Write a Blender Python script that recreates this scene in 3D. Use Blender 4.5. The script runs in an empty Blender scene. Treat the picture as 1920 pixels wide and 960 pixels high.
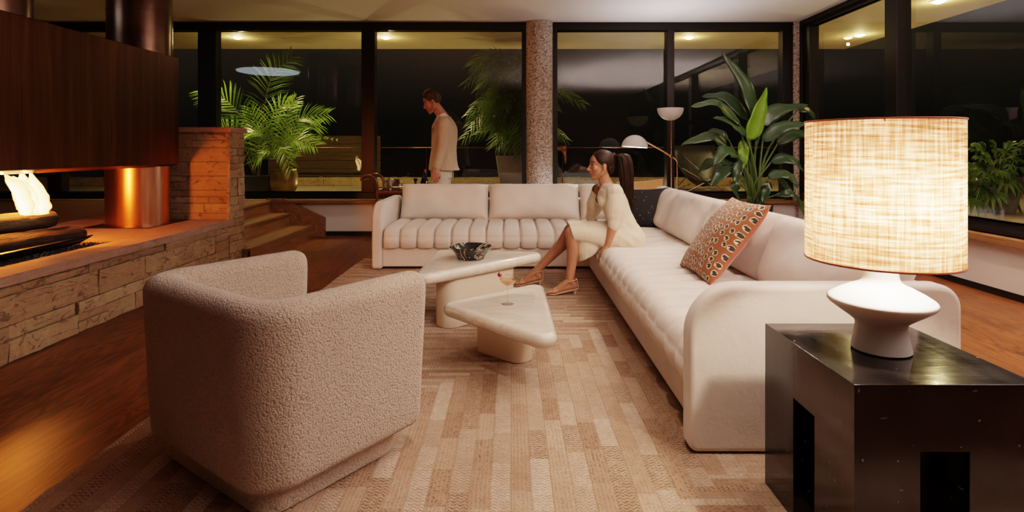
import bpy, bmesh, math, random
from mathutils import Vector, Matrix, noise, Quaternion
S = bpy.context.scene
COL = S.collection
F = 1080.0; CX = 960.0; CY = 280.0; HC = 1.1
PI = math.pi

def P(px, py, Y):
    """a point of the room seen at a pixel of the photograph, at depth Y"""
    return Vector(((px - CX) / F * Y, Y, HC - (py - CY) / F * Y))

# ------------------------------------------------------------------ nodes
def N(nt, typ, ins=None, **props):
    n = nt.nodes.new(typ)
    for k, v in props.items(): setattr(n, k, v)
    for k, v in (ins or {}).items():
        s = n.inputs[k]
        if isinstance(v, bpy.types.NodeSocket): nt.links.new(v, s)
        else: s.default_value = v
    return n
def M(nt, op, a, b=0.0, c=0.0):
    return N(nt, 'ShaderNodeMath', {0: a, 1: b, 2: c}, operation=op).outputs[0]
def rgba(c): return (c[0], c[1], c[2], 1.0)
def ramp(nt, fac, stops, interp='LINEAR'):
    r = N(nt, 'ShaderNodeValToRGB', {'Fac': fac})
    cr = r.color_ramp; cr.interpolation = interp
    while len(cr.elements) < len(stops): cr.elements.new(0.5)
    for e, (p, c) in zip(cr.elements, stops):
        e.position = p; e.color = rgba(c)
    return r.outputs['Color']
def mixc(nt, fac, a, b, blend='MIX'):
    m = N(nt, 'ShaderNodeMix', {0: fac}, data_type='RGBA', blend_type=blend)
    for s, v in ((m.inputs[6], a), (m.inputs[7], b)):
        if isinstance(v, bpy.types.NodeSocket): nt.links.new(v, s)
        else: s.default_value = rgba(v)
    return m.outputs[2]
def objco(nt, scale=(1, 1, 1), rot=(0, 0, 0)):
    tc = N(nt, 'ShaderNodeTexCoord')
    mp = N(nt, 'ShaderNodeMapping', {'Vector': tc.outputs['Object'], 'Scale': scale, 'Rotation': rot})
    return mp.outputs['Vector']
def noisef(nt, vec, scale, detail=3.0, rough=0.5, dist=0.0):
    return N(nt, 'ShaderNodeTexNoise', {'Vector': vec, 'Scale': scale, 'Detail': detail, 'Roughness': rough, 'Distortion': dist}).outputs[0]
def bumpn(nt, h, strength=0.5, dist=0.01):
    return N(nt, 'ShaderNodeBump', {'Height': h, 'Strength': strength, 'Distance': dist}).outputs['Normal']
def newmat(name):
    m = bpy.data.materials.new(name); m.use_nodes = True
    nt = m.node_tree; nt.nodes.clear()
    out = N(nt, 'ShaderNodeOutputMaterial')
    return m, nt, out
def principled(nt, out, **ins):
    p = N(nt, 'ShaderNodeBsdfPrincipled')
    for k, v in ins.items():
        s = p.inputs[k.replace('_', ' ')]
        if isinstance(v, bpy.types.NodeSocket): nt.links.new(v, s)
        else: s.default_value = rgba(v) if (isinstance(v, tuple) and len(v) == 3 and s.type == 'RGBA') else v
    nt.links.new(p.outputs[0], out.inputs['Surface'])
    return p
def pmat(name, col, rough=0.5, metal=0.0, var=None, bump=None, **kw):
    """var=(scale, colour2)   bump=(scale, strength, dist)"""
    m, nt, out = newmat(name)
    c = col
    if var or bump: co = objco(nt)
    if var:
        f = noisef(nt, co, var[0], 4.0)
        c = ramp(nt, f, [(0.35, col), (0.65, var[1])])
    a = dict(Base_Color=c, Roughness=rough, Metallic=metal)
    if bump: a['Normal'] = bumpn(nt, noisef(nt, co, bump[0], 3.0), bump[1], bump[2])
    a.update(kw)
    principled(nt, out, **a)
    return m
def emat(name, col, strength):
    m, nt, out = newmat(name)
    e = N(nt, 'ShaderNodeEmission', {'Color': rgba(col), 'Strength': strength})
    nt.links.new(e.outputs[0], out.inputs['Surface'])
    return m

MT = {}
# fabrics
def fabric(name, col, col2, sc=160.0, st=0.25, wr=0.0, rough=0.9):
    m, nt, out = newmat(name)
    co = objco(nt)
    c = ramp(nt, noisef(nt, co, 7.0, 4.0), [(0.3, col), (0.7, col2)])
    h = noisef(nt, co, sc, 2.0)
    if wr:
        w = noisef(nt, co, 9.0, 3.0, 0.5, 0.6)
        h = M(nt, 'ADD', M(nt, 'MULTIPLY', h, 0.25), M(nt, 'MULTIPLY', w, wr))
    principled(nt, out, Base_Color=c, Roughness=rough, Normal=bumpn(nt, h, st, 0.006), Sheen_Weight=0.25, Specular_IOR_Level=0.2)
    return m
MT['sofa'] = fabric('cream linen', (0.70, 0.61, 0.545), (0.76, 0.67, 0.605), 220.0, 0.4, 1.5)
MT['piping'] = fabric('cream piping', (0.70, 0.60, 0.49), (0.76, 0.66, 0.55))
MT['dress'] = fabric('cream knit', (0.68, 0.56, 0.42), (0.74, 0.62, 0.475), 150.0, 0.3, 0.6)
MT['blazer'] = fabric('beige suiting', (0.43, 0.31, 0.205), (0.48, 0.35, 0.235), 200.0, 0.2, 0.8)
MT['trousers'] = fabric('pale trousers', (0.55, 0.44, 0.34), (0.60, 0.49, 0.385), 200.0, 0.2, 0.8)
MT['shirt'] = fabric('white shirt', (0.8, 0.74, 0.66), (0.85, 0.8, 0.72))
MT['brownpil'] = fabric('tan brown fabric', (0.34, 0.165, 0.06), (0.40, 0.20, 0.08), 200.0, 0.3, 1.0)
MT['rustvelvet'] = fabric('rust velvet', (0.36, 0.085, 0.04), (0.42, 0.11, 0.05), 90.0, 0.4, 0.4, 0.8)
def boucle():
    m, nt, out = newmat('boucle wool')
    co = objco(nt)
    wv = N(nt, 'ShaderNodeVectorMath', {0: co, 1: N(nt, 'ShaderNodeVectorMath', {0: N(nt, 'ShaderNodeTexNoise', {'Vector': co, 'Scale': 60.0}).outputs[1], 3: 0.012}, operation='SCALE').outputs[0]}, operation='ADD').outputs[0]
    v = N(nt, 'ShaderNodeTexVoronoi', {'Vector': wv, 'Scale': 150.0, 'Randomness': 1.0}, feature='F1').outputs['Distance']
    n = noisef(nt, co, 210.0, 3.0)
    h = M(nt, 'SUBTRACT', M(nt, 'MULTIPLY', n, 0.45), M(nt, 'MULTIPLY', M(nt, 'POWER', v, 2.0), 1.4))
    c = ramp(nt, v, [(0.15, (0.62, 0.51, 0.41)), (0.8, (0.46, 0.365, 0.285))])
    principled(nt, out, Base_Color=c, Roughness=0.95, Normal=bumpn(nt, h, 0.55, 0.006), Sheen_Weight=0.3, Specular_IOR_Level=0.1)
    return m
MT['boucle'] = boucle()
def spotted():
    m, nt, out = newmat('rust spotted print')
    co = objco(nt)
    flat = N(nt, 'ShaderNodeVectorMath', {0: co, 1: (1, 1, 0)}, operation='MULTIPLY').outputs[0]
    wob = N(nt, 'ShaderNodeVectorMath', {0: flat, 1: N(nt, 'ShaderNodeVectorMath', {0: N(nt, 'ShaderNodeTexNoise', {'Vector': flat, 'Scale': 40.0}).outputs[1], 3: 0.016}, operation='SCALE').outputs[0]}, operation='ADD').outputs[0]
    v = N(nt, 'ShaderNodeTexVoronoi', {'Vector': wob, 'Scale': 21.0, 'Randomness': 0.42}, voronoi_dimensions='2D')
    d = v.outputs['Distance']
    off = N(nt, 'ShaderNodeVectorMath', {0: wob, 1: (0.0075, 0.006, 0)}, operation='ADD').outputs[0]
    d2 = N(nt, 'ShaderNodeTexVoronoi', {'Vector': off, 'Scale': 21.0, 'Randomness': 0.42}, voronoi_dimensions='2D').outputs['Distance']
    rust, cream, black = (0.25, 0.068, 0.018), (0.86, 0.66, 0.38), (0.018, 0.014, 0.012)
    ring = ramp(nt, d, [(0.0, cream), (0.335, cream), (0.34, rust)], 'CONSTANT')
    core = M(nt, 'LESS_THAN', d, 0.265)
    core = M(nt, 'MULTIPLY', core, M(nt, 'GREATER_THAN', d2, 0.085))
    c = mixc(nt, core, ring, black)
    principled(nt, out, Base_Color=c, Roughness=0.7, Normal=bumpn(nt, noisef(nt, co, 160.0), 0.3, 0.004), Sheen_Weight=0.15)
    return m
MT['spotted'] = spotted()
def starry():
    m, nt, out = newmat('black speckled fabric')
    co = objco(nt)
    v = N(nt, 'ShaderNodeTexVoronoi', {'Vector': co, 'Scale': 26.0, 'Randomness': 1.0}).outputs['Distance']
    c = ramp(nt, v, [(0.0, (0.20, 0.19, 0.18)), (0.13, (0.10, 0.095, 0.09)), (0.22, (0.010, 0.009, 0.010))])
    principled(nt, out, Base_Color=c, Roughness=0.8, Normal=bumpn(nt, noisef(nt, co, 200.0), 0.3, 0.004))
    return m
MT['starry'] = starry()
# hard surfaces
MT['white_wall'] = pmat('white wall paint', (0.70, 0.63, 0.58), 0.7, bump=(60.0, 0.05, 0.003))
MT['darkened_wall'] = pmat('darkened unseen plaster', (0.16, 0.115, 0.085), 0.7, bump=(60.0, 0.05, 0.003))  # for walls out of view, darkened to cut the ambient bounce
MT['ceiling'] = pmat('ceiling paint', (0.66, 0.60, 0.575), 0.6, bump=(40.0, 0.04, 0.003))
MT['black_frame'] = pmat('dark bronze frame', (0.018, 0.014, 0.012), 0.38, 0.6)
MT['kick'] = pmat('dark kick board', (0.012, 0.010, 0.009), 0.5)
MT['black'] = pmat('black paint', (0.012, 0.011, 0.010), 0.45)
MT['chrome'] = pmat('chrome', (0.80, 0.76, 0.70), 0.10, 1.0)
MT['copper_tube'] = pmat('copper tube', (0.80, 0.42, 0.28), 0.22, 1.0)
MT['ceramic'] = pmat('matte white ceramic', (0.86, 0.82, 0.78), 0.55, bump=(90.0, 0.08, 0.003))
MT['lampwhite'] = pmat('white lamp enamel', (0.82, 0.80, 0.77), 0.35)
MT['dkglass'] = pmat('dark bottle glass', (0.012, 0.010, 0.008), 0.05, 0.0, Specular_IOR_Level=0.8)
MT['cork'] = pmat('red seal', (0.35, 0.08, 0.04), 0.5)
MT['cherry'] = pmat('cherry', (0.30, 0.02, 0.015), 0.15)
MT['pot_black'] = pmat('black pot', (0.02, 0.02, 0.02), 0.5)
MT['pot_grey'] = pmat('grey planter', (0.22, 0.21, 0.19), 0.7, var=(5.0, (0.27, 0.26, 0.23)))
MT['pot_bronze'] = pmat('bronze glazed pot', (0.17, 0.11, 0.035), 0.35, 0.5, var=(9.0, (0.25, 0.16, 0.05)))
MT['soil'] = pmat('soil', (0.03, 0.02, 0.012), 0.95, bump=(60.0, 0.8, 0.02))
MT['soffit'] = pmat('soffit paint', (0.52, 0.42, 0.25), 0.7, var=(3.0, (0.48, 0.385, 0.225)))
MT['terrace'] = pmat('terrace paving', (0.42, 0.33, 0.22), 0.7, var=(4.0, (0.34, 0.27, 0.18)), bump=(20.0, 0.3, 0.01))
def wood(name, a, b, rough=0.35, stretch=(14.0, 1.2, 14.0), bump=0.15):
    m, nt, out = newmat(name)
    co = objco(nt, stretch)
    g = noisef(nt, co, 1.6, 5.0, 0.6, 1.2)
    fine = noisef(nt, objco(nt, tuple(s * 7 for s in stretch)), 2.0, 2.0)
    f = M(nt, 'ADD', M(nt, 'MULTIPLY', g, 0.8), M(nt, 'MULTIPLY', fine, 0.2))
    c = ramp(nt, f, [(0.32, a), (0.52, tuple(0.5 * (x + y) for x, y in zip(a, b))), (0.68, b)])
    principled(nt, out, Base_Color=c, Roughness=rough, Normal=bumpn(nt, f, bump, 0.004))
    return m
MT['stairwood'] = wood('oak stair wood', (0.14, 0.060, 0.020), (0.34, 0.165, 0.065), 0.4, (12.0, 1.0, 12.0))
MT['sillwood'] = wood('oak sill along x', (0.13, 0.058, 0.022), (0.26, 0.125, 0.05), 0.4, (1.0, 12.0, 12.0))
MT['cartwood'] = wood('mahogany', (0.07, 0.022, 0.010), (0.15, 0.05, 0.022), 0.25, (4.0, 4.0, 4.0))
MT['boards'] = wood('weathered timber boards', (0.05, 0.030, 0.012), (0.11, 0.065, 0.028), 0.8, (1.0, 10.0, 16.0))
def floor_mat():
    m, nt, out = newmat('dark oak plank floor')
    tc = N(nt, 'ShaderNodeTexCoord').outputs['Object']
    sx = N(nt, 'ShaderNodeSeparateXYZ', {0: tc})
    w = 0.15
    u = M(nt, 'DIVIDE', sx.outputs[0], w)
    iu = M(nt, 'FLOOR', u)
    fu = M(nt, 'FRACT', u)
    r = N(nt, 'ShaderNodeTexWhiteNoise', {'W': iu}, noise_dimensions='1D').outputs[0]
    v = M(nt, 'ADD', M(nt, 'DIVIDE', sx.outputs[1], 1.7), M(nt, 'MULTIPLY', r, 7.0))
    iv = M(nt, 'FLOOR', v)
    fv = M(nt, 'FRACT', v)
    cid = N(nt, 'ShaderNodeCombineXYZ', {0: iu, 1: iv}).outputs[0]
    pr = N(nt, 'ShaderNodeTexWhiteNoise', {'Vector': cid}, noise_dimensions='2D').outputs[0]
    gv = N(nt, 'ShaderNodeCombineXYZ', {0: M(nt, 'MULTIPLY', sx.outputs[0], 9.0), 1: M(nt, 'MULTIPLY', sx.outputs[1], 1.3), 2: M(nt, 'MULTIPLY', pr, 40.0)}).outputs[0]
    g = noisef(nt, gv, 1.0, 2.0, 0.5, 0.8)
    rings = M(nt, 'FRACT', M(nt, 'MULTIPLY', g, 9.0))
    rings = M(nt, 'ABSOLUTE', M(nt, 'SUBTRACT', rings, 0.5))
    fine = noisef(nt, N(nt, 'ShaderNodeVectorMath', {0: gv, 1: (14, 3, 1)}, operation='MULTIPLY').outputs[0], 1.5, 2.0)
    f = M(nt, 'ADD', M(nt, 'ADD', M(nt, 'MULTIPLY', rings, 0.75), M(nt, 'MULTIPLY', pr, 0.22)), M(nt, 'MULTIPLY', fine, 0.3))
    c = ramp(nt, f, [(0.15, (0.050, 0.014, 0.004)), (0.45, (0.138, 0.043, 0.012)), (0.8, (0.25, 0.088, 0.027))])
    gap = M(nt, 'MINIMUM', M(nt, 'GREATER_THAN', fu, 0.012), M(nt, 'GREATER_THAN', fv, 0.0015))
    c = mixc(nt, gap, (0.02, 0.008, 0.004), c)
    principled(nt, out, Base_Color=c, Roughness=M(nt, 'ADD', 0.32, M(nt, 'MULTIPLY', fine, 0.16)), Normal=bumpn(nt, f, 0.12, 0.004), Specular_IOR_Level=0.3)
    return m
MT['floor'] = floor_mat()
def rug_mat():
    m, nt, out = newmat('woven jute patchwork')
    tc = N(nt, 'ShaderNodeTexCoord').outputs['Object']
    wob = N(nt, 'ShaderNodeVectorMath', {0: N(nt, 'ShaderNodeTexNoise', {'Vector': tc, 'Scale': 5.0}).outputs[1], 3: 0.010}, operation='SCALE').outputs[0]
    sx = N(nt, 'ShaderNodeSeparateXYZ', {0: N(nt, 'ShaderNodeVectorMath', {0: tc, 1: wob}, operation='ADD').outputs[0]})
    x, y = sx.outputs[0], sx.outputs[1]
    # mitred zones: rows across the room behind the V, rows along the room inside it
    st = 0.066
    xq = M(nt, 'MULTIPLY', M(nt, 'FLOOR', M(nt, 'DIVIDE', x, st)), st)
    bound = M(nt, 'ADD', M(nt, 'ABSOLUTE', M(nt, 'ADD', xq, 0.85)), 2.18)
    zone = M(nt, 'GREATER_THAN', y, bound)
    low = M(nt, 'LESS_THAN', y, M(nt, 'ADD', xq, 1.27))
    zone = M(nt, 'MAXIMUM', zone, low)
    u = M(nt, 'ADD', M(nt, 'MULTIPLY', zone, y), M(nt, 'MULTIPLY', M(nt, 'SUBTRACT', 1.0, zone), x))
    v = M(nt, 'ADD', M(nt, 'MULTIPLY', zone, x), M(nt, 'MULTIPLY', M(nt, 'SUBTRACT', 1.0, zone), y))
    us = M(nt, 'DIVIDE', u, M(nt, 'ADD', st, M(nt, 'MULTIPLY', zone, -0.03)))
    iu = M(nt, 'FLOOR', us); fu = M(nt, 'FRACT', us)
    r = N(nt, 'ShaderNodeTexWhiteNoise', {'W': M(nt, 'ADD', iu, M(nt, 'MULTIPLY', zone, 77.0))}, noise_dimensions='1D').outputs[0]
    vs = M(nt, 'ADD', M(nt, 'DIVIDE', v, 0.21), M(nt, 'MULTIPLY', r, 9.0))
    iv = M(nt, 'FLOOR', vs); fv = M(nt, 'FRACT', vs)
    cid = N(nt, 'ShaderNodeCombineXYZ', {0: iu, 1: iv, 2: zone}).outputs[0]
    w = N(nt, 'ShaderNodeTexWhiteNoise', {'Vector': cid}, noise_dimensions='3D').outputs[0]
    odd = M(nt, 'FRACT', M(nt, 'MULTIPLY', iu, 0.5))
    tone = M(nt, 'ADD', M(nt, 'MULTIPLY', w, 0.55), M(nt, 'MULTIPLY', odd, 0.62))
    tone = M(nt, 'ADD', M(nt, 'MULTIPLY', tone, 0.62), M(nt, 'ADD', M(nt, 'MULTIPLY', noisef(nt, tc, 2.2, 3.0), 0.25), M(nt, 'MULTIPLY', noisef(nt, tc, 26.0, 4.0, 0.6), 0.35)))
    base = ramp(nt, tone, [(0.22, (0.235, 0.14, 0.09)), (0.48, (0.345, 0.232, 0.16)), (0.68, (0.425, 0.305, 0.222)), (0.92, (0.58, 0.46, 0.37))])
    # knit: chevron dashes on the pale rows, straight yarn on the dark ones
    chev = M(nt, 'ABSOLUTE', M(nt, 'SUBTRACT', M(nt, 'FRACT', M(nt, 'MULTIPLY', fu, 3.0)), 0.5))
    k = M(nt, 'SINE', M(nt, 'ADD', M(nt, 'MULTIPLY', v, 400.0), M(nt, 'MULTIPLY', chev, 7.0)))
    k2 = M(nt, 'SINE', M(nt, 'MULTIPLY', u, 470.0))
    pale = M(nt, 'GREATER_THAN', odd, 0.25)
    yarn = M(nt, 'ADD', M(nt, 'MULTIPLY', pale, k), M(nt, 'MULTIPLY', M(nt, 'SUBTRACT', 1.0, pale), M(nt, 'MULTIPLY', k2, 0.3)))
    grit = noisef(nt, tc, 120.0, 3.0, 0.65)
    spk = M(nt, 'ADD', M(nt, 'MULTIPLY', yarn, 0.5), M(nt, 'MULTIPLY', M(nt, 'SUBTRACT', grit, 0.5), 3.0))
    dark = M(nt, 'GREATER_THAN', M(nt, 'MULTIPLY', spk, -1.0), 0.26)
    c = mixc(nt, M(nt, 'MULTIPLY', dark, M(nt, 'ADD', 0.36, M(nt, 'MULTIPLY', M(nt, 'LESS_THAN', w, 0.3), 0.40))), base, (0.13, 0.07, 0.04))
    edge = M(nt, 'GREATER_THAN', fu, 0.07)
    c = mixc(nt, M(nt, 'MULTIPLY', M(nt, 'SUBTRACT', 1.0, edge), 0.5), c, (0.25, 0.15, 0.085))
    h = M(nt, 'ADD', M(nt, 'MULTIPLY', yarn, 0.4), M(nt, 'ADD', grit, M(nt, 'MULTIPLY', edge, 0.6)))
    principled(nt, out, Base_Color=c, Roughness=0.95, Normal=bumpn(nt, h, 0.7, 0.005), Specular_IOR_Level=0.1)
    return m
MT['rug'] = rug_mat()
def stone_mat(name, cols, dark, veins=True):
    m, nt, out = newmat(name)
    co = objco(nt)
    ri = N(nt, 'ShaderNodeNewGeometry').outputs['Random Per Island']
    base = ramp(nt, ri, [(i / (len(cols) - 1), c) for i, c in enumerate(cols)])
    n1 = noisef(nt, co, 9.0, 6.0, 0.65, 0.8)
    bands = noisef(nt, objco(nt, (3, 3, 40)), 1.0, 4.0)
    c = mixc(nt, ramp(nt, n1, [(0.40, (0, 0, 0)), (0.75, (0.55, 0.55, 0.55))]), base, dark)
    c = mixc(nt, M(nt, 'MULTIPLY', bands, 0.35), c, tuple(x * 0.55 for x in dark))
    sw = noisef(nt, N(nt, 'ShaderNodeVectorMath', {0: objco(nt, (1, 1, 2.6)), 1: N(nt, 'ShaderNodeCombineXYZ', {0: M(nt, 'MULTIPLY', ri, 30.0)}).outputs[0]}, operation='ADD').outputs[0], 3.2, 2.0, 0.5, 0.7)
    ln = M(nt, 'ABSOLUTE', M(nt, 'SUBTRACT', M(nt, 'FRACT', M(nt, 'MULTIPLY', sw, 7.0)), 0.5))
    vein = M(nt, 'MULTIPLY', M(nt, 'LESS_THAN', ln, 0.07), M(nt, 'GREATER_THAN', n1, 0.50))
    if veins: c = mixc(nt, M(nt, 'MULTIPLY', vein, 0.75), c, tuple(x * 0.5 for x in dark))
    h = M(nt, 'ADD', n1, M(nt, 'ADD', M(nt, 'MULTIPLY', bands, 0.5), M(nt, 'MULTIPLY', vein, -0.4 if veins else 0.0)))
    principled(nt, out, Base_Color=c, Roughness=0.85, Normal=bumpn(nt, h, 0.8, 0.025))
    return m
MT['stone'] = stone_mat('sandstone blocks', [(0.29, 0.17, 0.085), (0.47, 0.315, 0.17), (0.36, 0.20, 0.10), (0.54, 0.38, 0.215)], (0.22, 0.115, 0.06))
MT['cap'] = stone_mat('pink sandstone slab', [(0.40, 0.235, 0.165), (0.42, 0.25, 0.175)], (0.30, 0.155, 0.10), False)
MT['yellowstone'] = stone_mat('terrace stone', [(0.40, 0.29, 0.15), (0.5, 0.38, 0.2), (0.36, 0.25, 0.13)], (0.2, 0.12, 0.05))
MT['mortar'] = pmat('mortar', (0.10, 0.07, 0.05), 0.95, bump=(50.0, 0.5, 0.01))
MT['gravel'] = stone_mat('dark gravel', [(0.03, 0.025, 0.02), (0.12, 0.10, 0.08), (0.06, 0.05, 0.04)], (0.02, 0.015, 0.01), False)
def hood_mat():
    m, nt, out = newmat('patinated dark copper sheet')
    s = noisef(nt, objco(nt, (6, 6, 0.35)), 2.2, 5.0, 0.6, 0.4)
    s2 = noisef(nt, objco(nt, (40, 40, 0.6)), 2.0, 2.0)
    f = M(nt, 'ADD', M(nt, 'MULTIPLY', s, 0.88), M(nt, 'MULTIPLY', s2, 0.12))
    c = ramp(nt, f, [(0.30, (0.070, 0.024, 0.008)), (0.50, (0.115, 0.041, 0.013)), (0.72, (0.185, 0.074, 0.022))])
    principled(nt, out, Base_Color=c, Roughness=M(nt, 'ADD', 0.22, M(nt, 'MULTIPLY', s2, 0.2)), Metallic=0.85)
    return m
MT['hood'] = hood_mat()
MT['flue'] = pmat('dark flue metal', (0.10, 0.052, 0.034), 0.26, 0.9, var=(5.0, (0.18, 0.10, 0.07)))
def copper():
    m, nt, out = newmat('bright brushed copper')
    s = noisef(nt, objco(nt, (14, 14, 0.8)), 2.0, 4.0)
    c = ramp(nt, s, [(0.35, (0.46, 0.20, 0.10)), (0.65, (0.66, 0.33, 0.19))])
    principled(nt, out, Base_Color=c, Roughness=0.30, Metallic=1.0)
    return m
MT['copper'] = copper()
def marble_cream():
    m, nt, out = newmat('glossy cream stone')
    co = objco(nt)
    f = noisef(nt, objco(nt, (3, 9, 9), (0, 0, 0.5)), 1.8, 6.0, 0.6, 1.0)
    c = ramp(nt, f, [(0.35, (0.70, 0.61, 0.51)), (0.52, (0.77, 0.68, 0.58)), (0.7, (0.84, 0.77, 0.68))])
    principled(nt, out, Base_Color=c, Roughness=0.16, Coat_Weight=0.5, Coat_Roughness=0.06)
    return m
MT['marble_cream'] = marble_cream()
MT['table_leg'] = pmat('cream lacquer', (0.70, 0.59, 0.47), 0.25)
def marble_dark(name, base, vein, sc, lo, rough):
    m, nt, out = newmat(name)
    co = objco(nt)
    f = noisef(nt, co, sc, 8.0, 0.62, 1.8)
    d = M(nt, 'ABSOLUTE', M(nt, 'SUBTRACT', f, 0.5))
    c = ramp(nt, d, [(0.0, vein), (lo, tuple(0.35 * v + 0.65 * b for v, b in zip(vein, base))), (lo * 2.5, base)])
    principled(nt, out, Base_Color=c, Roughness=rough)
    return m
MT['marble_bowl'] = marble_dark('black veined marble', (0.012, 0.011, 0.012), (0.55, 0.48, 0.36), 6.0, 0.012, 0.18)
def sidetable_mat():
    m, nt, out = newmat('black fossil marble')
    co = objco(nt)
    v = N(nt, 'ShaderNodeTexVoronoi', {'Vector': N(nt, 'ShaderNodeVectorMath', {0: co, 1: N(nt, 'ShaderNodeVectorMath', {0: N(nt, 'ShaderNodeTexNoise', {'Vector': co, 'Scale': 14.0}).outputs[1], 3: 0.08}, operation='SCALE').outputs[0]}, operation='ADD').outputs[0], 'Scale': 26.0}).outputs['Distance']
    flecks = ramp(nt, v, [(0.0, (0.28, 0.26, 0.24)), (0.06, (0.10, 0.095, 0.09)), (0.12, (0, 0, 0))])
    cloud = noisef(nt, co, 7.0, 5.0)
    c = mixc(nt, 1.0, ramp(nt, cloud, [(0.35, (0.004, 0.0035, 0.0035)), (0.7, (0.016, 0.014, 0.013))]), flecks, 'ADD')
    # the square tiles the block is clad in
    sx = N(nt, 'ShaderNodeSeparateXYZ', {0: co})
    rr = M(nt, 'ADD', 0.05, M(nt, 'MULTIPLY', noisef(nt, objco(nt, (30, 6, 6)), 1.0, 3.0), 0.16))
    principled(nt, out, Base_Color=c, Roughness=rr, Normal=bumpn(nt, noisef(nt, objco(nt, (4, 12, 4)), 3.0, 3.0), 0.08, 0.004), Specular_IOR_Level=0.5)
    return m
MT['sidetable'] = sidetable_mat()
def aggregate():
    m, nt, out = newmat('exposed aggregate concrete')
    co = objco(nt)
    v = N(nt, 'ShaderNodeTexVoronoi', {'Vector': co, 'Scale': 55.0})
    n = noisef(nt, co, 30.0, 3.0)
    c = ramp(nt, N(nt, 'ShaderNodeSeparateColor', {0: v.outputs['Color']}).outputs[0], [(0.0, (0.38, 0.28, 0.215)), (0.5, (0.55, 0.44, 0.36)), (1.0, (0.68, 0.58, 0.50))])
    c = mixc(nt, ramp(nt, v.outputs['Distance'], [(0.45, (0, 0, 0)), (0.8, (0.8, 0.8, 0.8))]), c, (0.13, 0.09, 0.07))
    h = M(nt, 'SUBTRACT', M(nt, 'MULTIPLY', n, 0.5), v.outputs['Distance'])
    principled(nt, out, Base_Color=c, Roughness=0.85, Normal=bumpn(nt, h, 0.9, 0.012))
    return m
MT['aggregate'] = aggregate()
def glass_pane():
    m, nt, out = newmat('window glass')
    fac = N(nt, 'ShaderNodeLayerWeight', {'Blend': 0.5}).outputs['Facing']
    fr = M(nt, 'ADD', 0.072, M(nt, 'MULTIPLY', M(nt, 'POWER', fac, 5.0), 0.9))
    t = N(nt, 'ShaderNodeBsdfTransparent', {'Color': (0.88, 0.88, 0.84, 1)})
    g = N(nt, 'ShaderNodeBsdfGlossy', {'Color': (1, 1, 1, 1), 'Roughness': 0.0})
    x = N(nt, 'ShaderNodeMixShader', {0: fr, 1: t.outputs[0], 2: g.outputs[0]})
    nt.links.new(x.outputs[0], out.inputs['Surface'])
    return m
MT['glass'] = glass_pane()
def thin_glass(name, col, base=0.06):
    m, nt, out = newmat(name)
    fac = N(nt, 'ShaderNodeLayerWeight', {'Blend': 0.5}).outputs['Facing']
    fr = M(nt, 'ADD', base, M(nt, 'MULTIPLY', M(nt, 'POWER', fac, 3.0), 0.8))
    t = N(nt, 'ShaderNodeBsdfTransparent', {'Color': rgba(col)})
    g = N(nt, 'ShaderNodeBsdfGlossy', {'Color': (1, 1, 1, 1), 'Roughness': 0.02})
    x = N(nt, 'ShaderNodeMixShader', {0: fr, 1: t.outputs[0], 2: g.outputs[0]})
    nt.links.new(x.outputs[0], out.inputs['Surface'])
    return m
MT['stemglass'] = thin_glass('clear stemware glass', (0.93, 0.92, 0.89), 0.16)
MT['drink'] = thin_glass('amber drink', (0.80, 0.40, 0.07), 0.08)
_nt = MT['drink'].node_tree
_x = [n for n in _nt.nodes if n.bl_idname == 'ShaderNodeMixShader'][0]; _o = [n for n in _nt.nodes if n.bl_idname == 'ShaderNodeOutputMaterial'][0]
_y = N(_nt, 'ShaderNodeMixShader', {0: 0.45, 1: _x.outputs[0], 2: N(_nt, 'ShaderNodeBsdfDiffuse', {'Color': (0.75, 0.36, 0.06, 1)}).outputs[0]})
_nt.links.new(_y.outputs[0], _o.inputs['Surface'])
def shade_mat():
    m, nt, out = newmat('woven raffia lamp shade')
    tc = N(nt, 'ShaderNodeTexCoord').outputs['Object']
    sx = N(nt, 'ShaderNodeSeparateXYZ', {0: tc})
    ang = M(nt, 'ARCTAN2', sx.outputs[1], sx.outputs[0])
    hz = N(nt, 'ShaderNodeCombineXYZ', {0: M(nt, 'MULTIPLY', ang, 1.6), 1: M(nt, 'MULTIPLY', sx.outputs[2], 130.0)}).outputs[0]
    vt = N(nt, 'ShaderNodeCombineXYZ', {0: M(nt, 'MULTIPLY', ang, 30.0), 1: M(nt, 'MULTIPLY', sx.outputs[2], 6.0), 2: 5.0}).outputs[0]
    a = noisef(nt, hz, 1.0, 3.0, 0.6); b = noisef(nt, vt, 1.0, 3.0, 0.6)
    f = M(nt, 'ADD', M(nt, 'MULTIPLY', a, 0.6), M(nt, 'MULTIPLY', b, 0.4))
    c = ramp(nt, f, [(0.35, (0.095, 0.030, 0.012)), (0.47, (0.225, 0.095, 0.044)), (0.57, (0.39, 0.215, 0.12)), (0.70, (0.55, 0.385, 0.255))])
    d = N(nt, 'ShaderNodeBsdfDiffuse', {'Color': c})
    t = N(nt, 'ShaderNodeBsdfTranslucent', {'Color': c})
    x = N(nt, 'ShaderNodeMixShader', {0: 0.62, 1: d.outputs[0], 2: t.outputs[0]})
    nt.links.new(x.outputs[0], out.inputs['Surface'])
    return m
MT['shade'] = shade_mat()
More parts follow.
